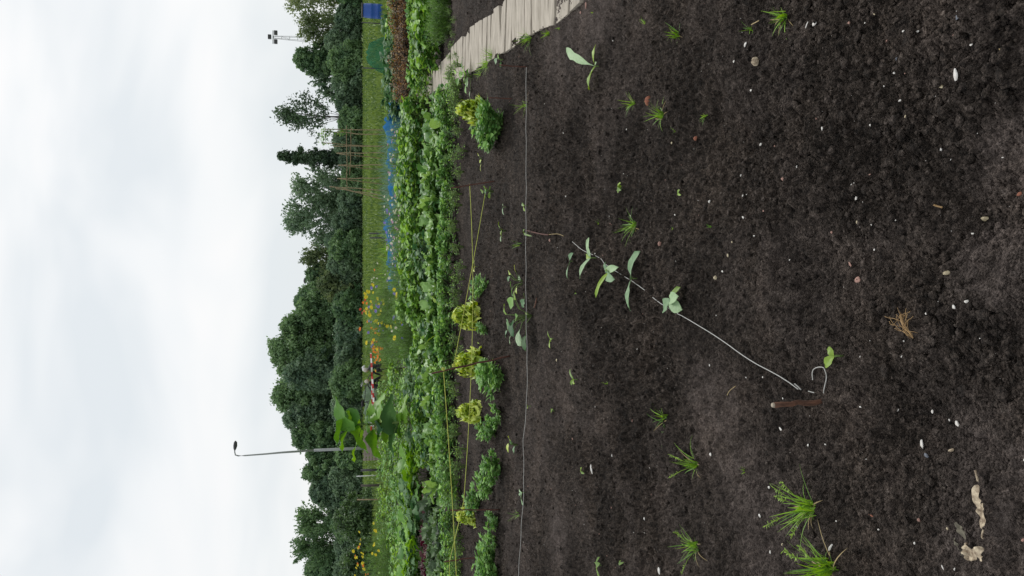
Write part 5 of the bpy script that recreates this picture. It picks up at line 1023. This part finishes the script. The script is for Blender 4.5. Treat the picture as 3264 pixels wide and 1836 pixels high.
for a in ((3063, 240, 34, .42, 'shell', 'elongated bright white shell fragment, larger of two near the right', 'shell', 'shell', .28, .1), (2997, 272, 25, .55, 'cream', 'cream shell fragment with brown hollow beside the bright one'),
          (2595, 73, 25, .6, 'shell', 'white angular shell piece beside the bright grass tuft, larger of two'), (2573, 80, 17, .35, 'shell', 'slim white shell sliver beside the angular piece'), (3053, 47, 27, .6, 'slate', 'bluish grey flat chip near the right corner', 'stone chip', 'stone_chip', .15),
          (2732, 632, 12, .7, 'shell', 'small white shell bit in the middle of the near soil'), (3036, 1351, 18, .7, 'shell', 'triangular white shell piece right of the brown stick'), (2922, 1416, 36, .3, 'shell', 'long narrow white shell splinter', 'shell', 'shell', .3, .35),
          (2490, 1368, 16, .4, 'shell', 'small white splinter just left of the brown stick'), (2938, 1453, 18, .55, 'slate', 'grey seed shaped pebble next to the long splinter', 'stone', 'pebble', .4), (3016, 1436, 20, .5, 'dryleaf', 'brown oval pebble left of the triangular shell', 'stone', 'pebble', .4),
          (2413, 196, 26, .8, 'dryleaf', 'pale beige crumb of dry root in the soil', 'crumb', 'dry_crumb', .6), (2060, 320, 26, .7, 'brick', 'reddish brick crumb between the two grass tufts', 'brick chip', 'brick_chip', .5), (2221, 441, 14, .8, 'brick', 'orange brick chip in open soil', 'brick chip', 'brick_chip', .5),
          (1756, 766, 14, .5, 'pink', 'pink stone chip beside the rusty wire', 'stone chip', 'stone_chip', .5), (2110, 776, 15, .7, 'pink', 'pinkish stone right of the squash seedlings', 'stone', 'pebble', .5), (2281, 885, 14, .8, 'cream', 'yellowish pebble near the bright white bit', 'stone', 'pebble', .5),
          (2305, 865, 10, .5, 'shell', 'bright white bit beyond the yellowish pebble'), (2376, 693, 9, .7, 'shell', 'small white fragment in dark clods'), (1870, 17, 16, .45, 'pink', 'pink chip at the right edge by the last board', 'stone chip', 'stone_chip', .3), (1853, 40, 12, .6, 'pink', 'smaller pink chip beside the last board', 'stone chip', 'stone_chip', .3),
          (2381, 142, 15, .75, 'shell', 'white chip between the grass sprig and the beige crumb'), (1953, 127, 8, .8, 'shell', 'tiny white fragment near the toothed weed'), (2343, 196, 9, .7, 'shell', 'small pale bead of shell right of the beige crumb'), (2398, 288, 9, .8, 'shell', 'small round white bead of shell in open soil'),
          (2265, 1448, 12, .8, 'shell', 'small snail like shell ring in the left soil'), (1893, 1496, 24, .32, 'shell', 'crescent shaped white shell beside the tiny seedling', 'shell', 'shell', .4, 0.1), (2108, 1817, 24, .45, 'shell', 'large whitish shell flake near the left edge'),
          (2647, 1745, 22, .38, 'shell', 'white shell flake behind the largest grass tuft'), (2422, 1644, 10, .9, 'shell', 'small white bit beyond the large tuft'), (3042, 979, 14, .7, 'shell', 'bluish white shell bead below the dry root'), (3087, 961, 12, .8, 'shell', 'white pebble beside the bluish bead', 'stone', 'pebble', .5),
          (2728, 892, 32, .45, 'pink', 'brown pinkish flake like a dead leaf in the middle soil', 'stone chip', 'stone_chip', .25), (2710, 842, 17, .45, 'pink', 'small beige flake beyond the brown pinkish one', 'stone chip', 'stone_chip', .25), (3238, 618, 18, .6, 'brick', 'reddish pebble at the bottom edge of the soil', 'stone', 'pebble', .4),
          (3135, 697, 15, .85, 'cream', 'small cream snail shell in the near right soil', 'snail shell', 'snail_shell', .9), (3025, 870, 15, .85, 'cream', 'small brownish snail shell in the near middle soil', 'snail shell', 'snail_shell', .9), (3105, 745, 10, .6, 'shell', 'white bit near the snail shell'),
          (2878, 1135, 8, .7, 'shell', 'white speck left of the dry root'), (2788, 796, 7, .8, 'shell', 'white speck beyond the dead flake'), (3258, 1465, 10, .6, 'shell', 'white fragment at the left near corner'), (2925, 1658, 9, .9, 'pink', 'round pale pink bead in the left soil', 'stone', 'pebble', .6),
          (2774, 1643, 15, .35, 'brick', 'small reddish flake in the left soil', 'stone chip', 'stone_chip', .3), (3008, 1808, 12, .4, 'shell', 'white sliver near the left corner'), (3255, 1722, 14, .5, 'pink', 'pale chip at the left bottom corner', 'stone chip', 'stone_chip', .3),
          (2880, 100, 10, .7, 'shell', 'white bit in the right near soil'), (2925, 100, 12, .6, 'shell', 'pale flake beside the white bit at the right'), (2858, 187, 10, .6, 'slate', 'greyish bead of stone in the right near soil', 'stone', 'pebble', .4), (3099, 143, 9, .8, 'shell', 'white bead far into the right corner'),
          (2628, 410, 11, .5, 'shell', 'curled white sliver in a hollow'), (3190, 158, 13, .3, 'straw', 'yellow straw chip in the right corner', 'straw', 'straw_chip', .3), (2852, 1307, 0.1+9, .6, 'shell', 'tiny white mark among clods right of the stick'), (2963, 1312, 13, .45, 'shell', 'narrow white shell between the stick and the triangular one'),
          (2456, 1760, 9, .7, 'shell', 'tiny white speck at the seed head')):
    pebble(*a)
for i in range(46):
    X = rnd(1760, 3230); Y = rnd(20, 1815); pebble(X, Y, rnd(5, 9), rnd(.5, .9), random.choice(['shell', 'shell', 'shell', 'cream']), 'tiny white shell crumb lying on the dark soil', 'shell', 'shell', .35, None, 'tiny shell crumbs on the soil')
# dry root bundle
def rootlets():
    g = G(2890, 1020); root = empty('dry_root', g, 'pale tangled dry root lying on the soil', 'root'); mb = MB()
    main = [G(X, Y) + Vector((0, 0, .012)) for X, Y in ((2882, 1005), (2888, 1025), (2900, 1045), (2915, 1060), (2930, 1078))]
    tube(mb, [p - g for p in main], [.0035, .0035, .003, .002, .001], 6); mb.build('taproot', M['root'], root); mb = MB()
    for i in range(22):
        a = main[random.randint(0, 4)] - g; far = G(2900 + random.gauss(0, 26), 1022 + random.gauss(0, 30)) - g + Vector((0, 0, rnd(.004, .03)))
        tube(mb, bez(a, far, rnd(-.012, .004), 7, .0012), .0006, 4)
    mb.build('rootlets', M['root'], root)
rootlets()
for (X, Y, Lp, asp, m_, lab, az) in ((3150, 1585, 62, .5, 'dryleaf', 'long dried pale leaf lying near the left bottom, upper half', -.1), (3162, 1655, 58, .42, 'dryleaf', 'crumpled lower half of the long dried leaf', .15), (3085, 1690, 44, .5, 'greyleaf', 'grey brown withered leaf beside the curled dried ones', .1),
                                    (3112, 1760, 42, .8, 'dryleaf', 'curled pale dried leaf in the corner, left one of a pair', .5), (3150, 1765, 42, .8, 'dryleaf', 'curled tan dried leaf in the corner, nearer one of a pair', -.4), (3060, 1735, 40, .3, 'greyleaf', 'thin twisted brown leaf at the far side of the dried pair', .6)):
    g = G(X, Y); dep = g.y*cp + HCAM*sp; L = Lp / FPX * dep * 1.35; mb = MB(); a_ = math.pi + az
    leaf(mb, (-L/2*math.cos(a_), -L/2*math.sin(a_), .012), a_, .25, L, L * asp, 'oblong', .5, .25, 0, 30, 18)
    v = mb.v[0]; q_ = 42 / (Lp / 50); s0 = X * .37
    v[:, 0] += .010 * vnoise(v[:, 0]*q_*2 + s0, v[:, 1]*q_*2, 3) + .012 * vnoise(v[:, 0]*q_ + s0, v[:, 1]*q_, 5); v[:, 1] += .012 * vnoise(v[:, 0]*q_*1.5 + s0, v[:, 1]*q_*1.5, 4) + .014 * vnoise(v[:, 0]*q_*.6 + s0, v[:, 1]*q_*.6, 8)
    v[:, 2] += .016 * np.abs(vnoise(v[:, 0]*q_*2.2 + s0, v[:, 1]*q_*2.2, 6)) + .016 * vnoise(v[:, 0]*q_ + s0, v[:, 1]*q_, 7)
    o = mb.build('dry_leaf', M[m_]); o.location = g + Vector((0, 0, .004)); tag(o, lab, 'dry leaf')
for (pl, r, m_, lab) in (([(3122, 1495), (3128, 1520), (3132, 1535)], .0022, 'dryleaf', 'thin dry stalk end above the long dried leaf'), ([(3146, 1685), (3150, 1712), (3152, 1716)], .0018, 'dryleaf', 'thin dry stalk below the long dried leaf'),
                         ([(2990, 652), (3005, 657), (3022, 662)], .002, 'root', 'short reddish root twig in the near right soil'), ([(2398, 80), (2415, 72), (2434, 66)], .0016, 'straw', 'dead straw beside the sparse grass sprig'),
                         ([(1718, 948), (1712, 965), (1708, 982)], .004, 'stick', 'dark twig on the soil above the squash seedlings'), ([(2322, 1262), (2330, 1245), (2350, 1228)], .0012, 'straw', 'fine dead stem in the clods beyond the brown stick'),
                         ([(2540, 1222), (2552, 1230), (2568, 1243)], .002, 'whiteline', 'short white root beside the string end')):
    mb = MB(); tube(mb, ground_line(pl, .006, 5), r, 6); tag(mb.build('twig', M[m_]), lab, 'twig')
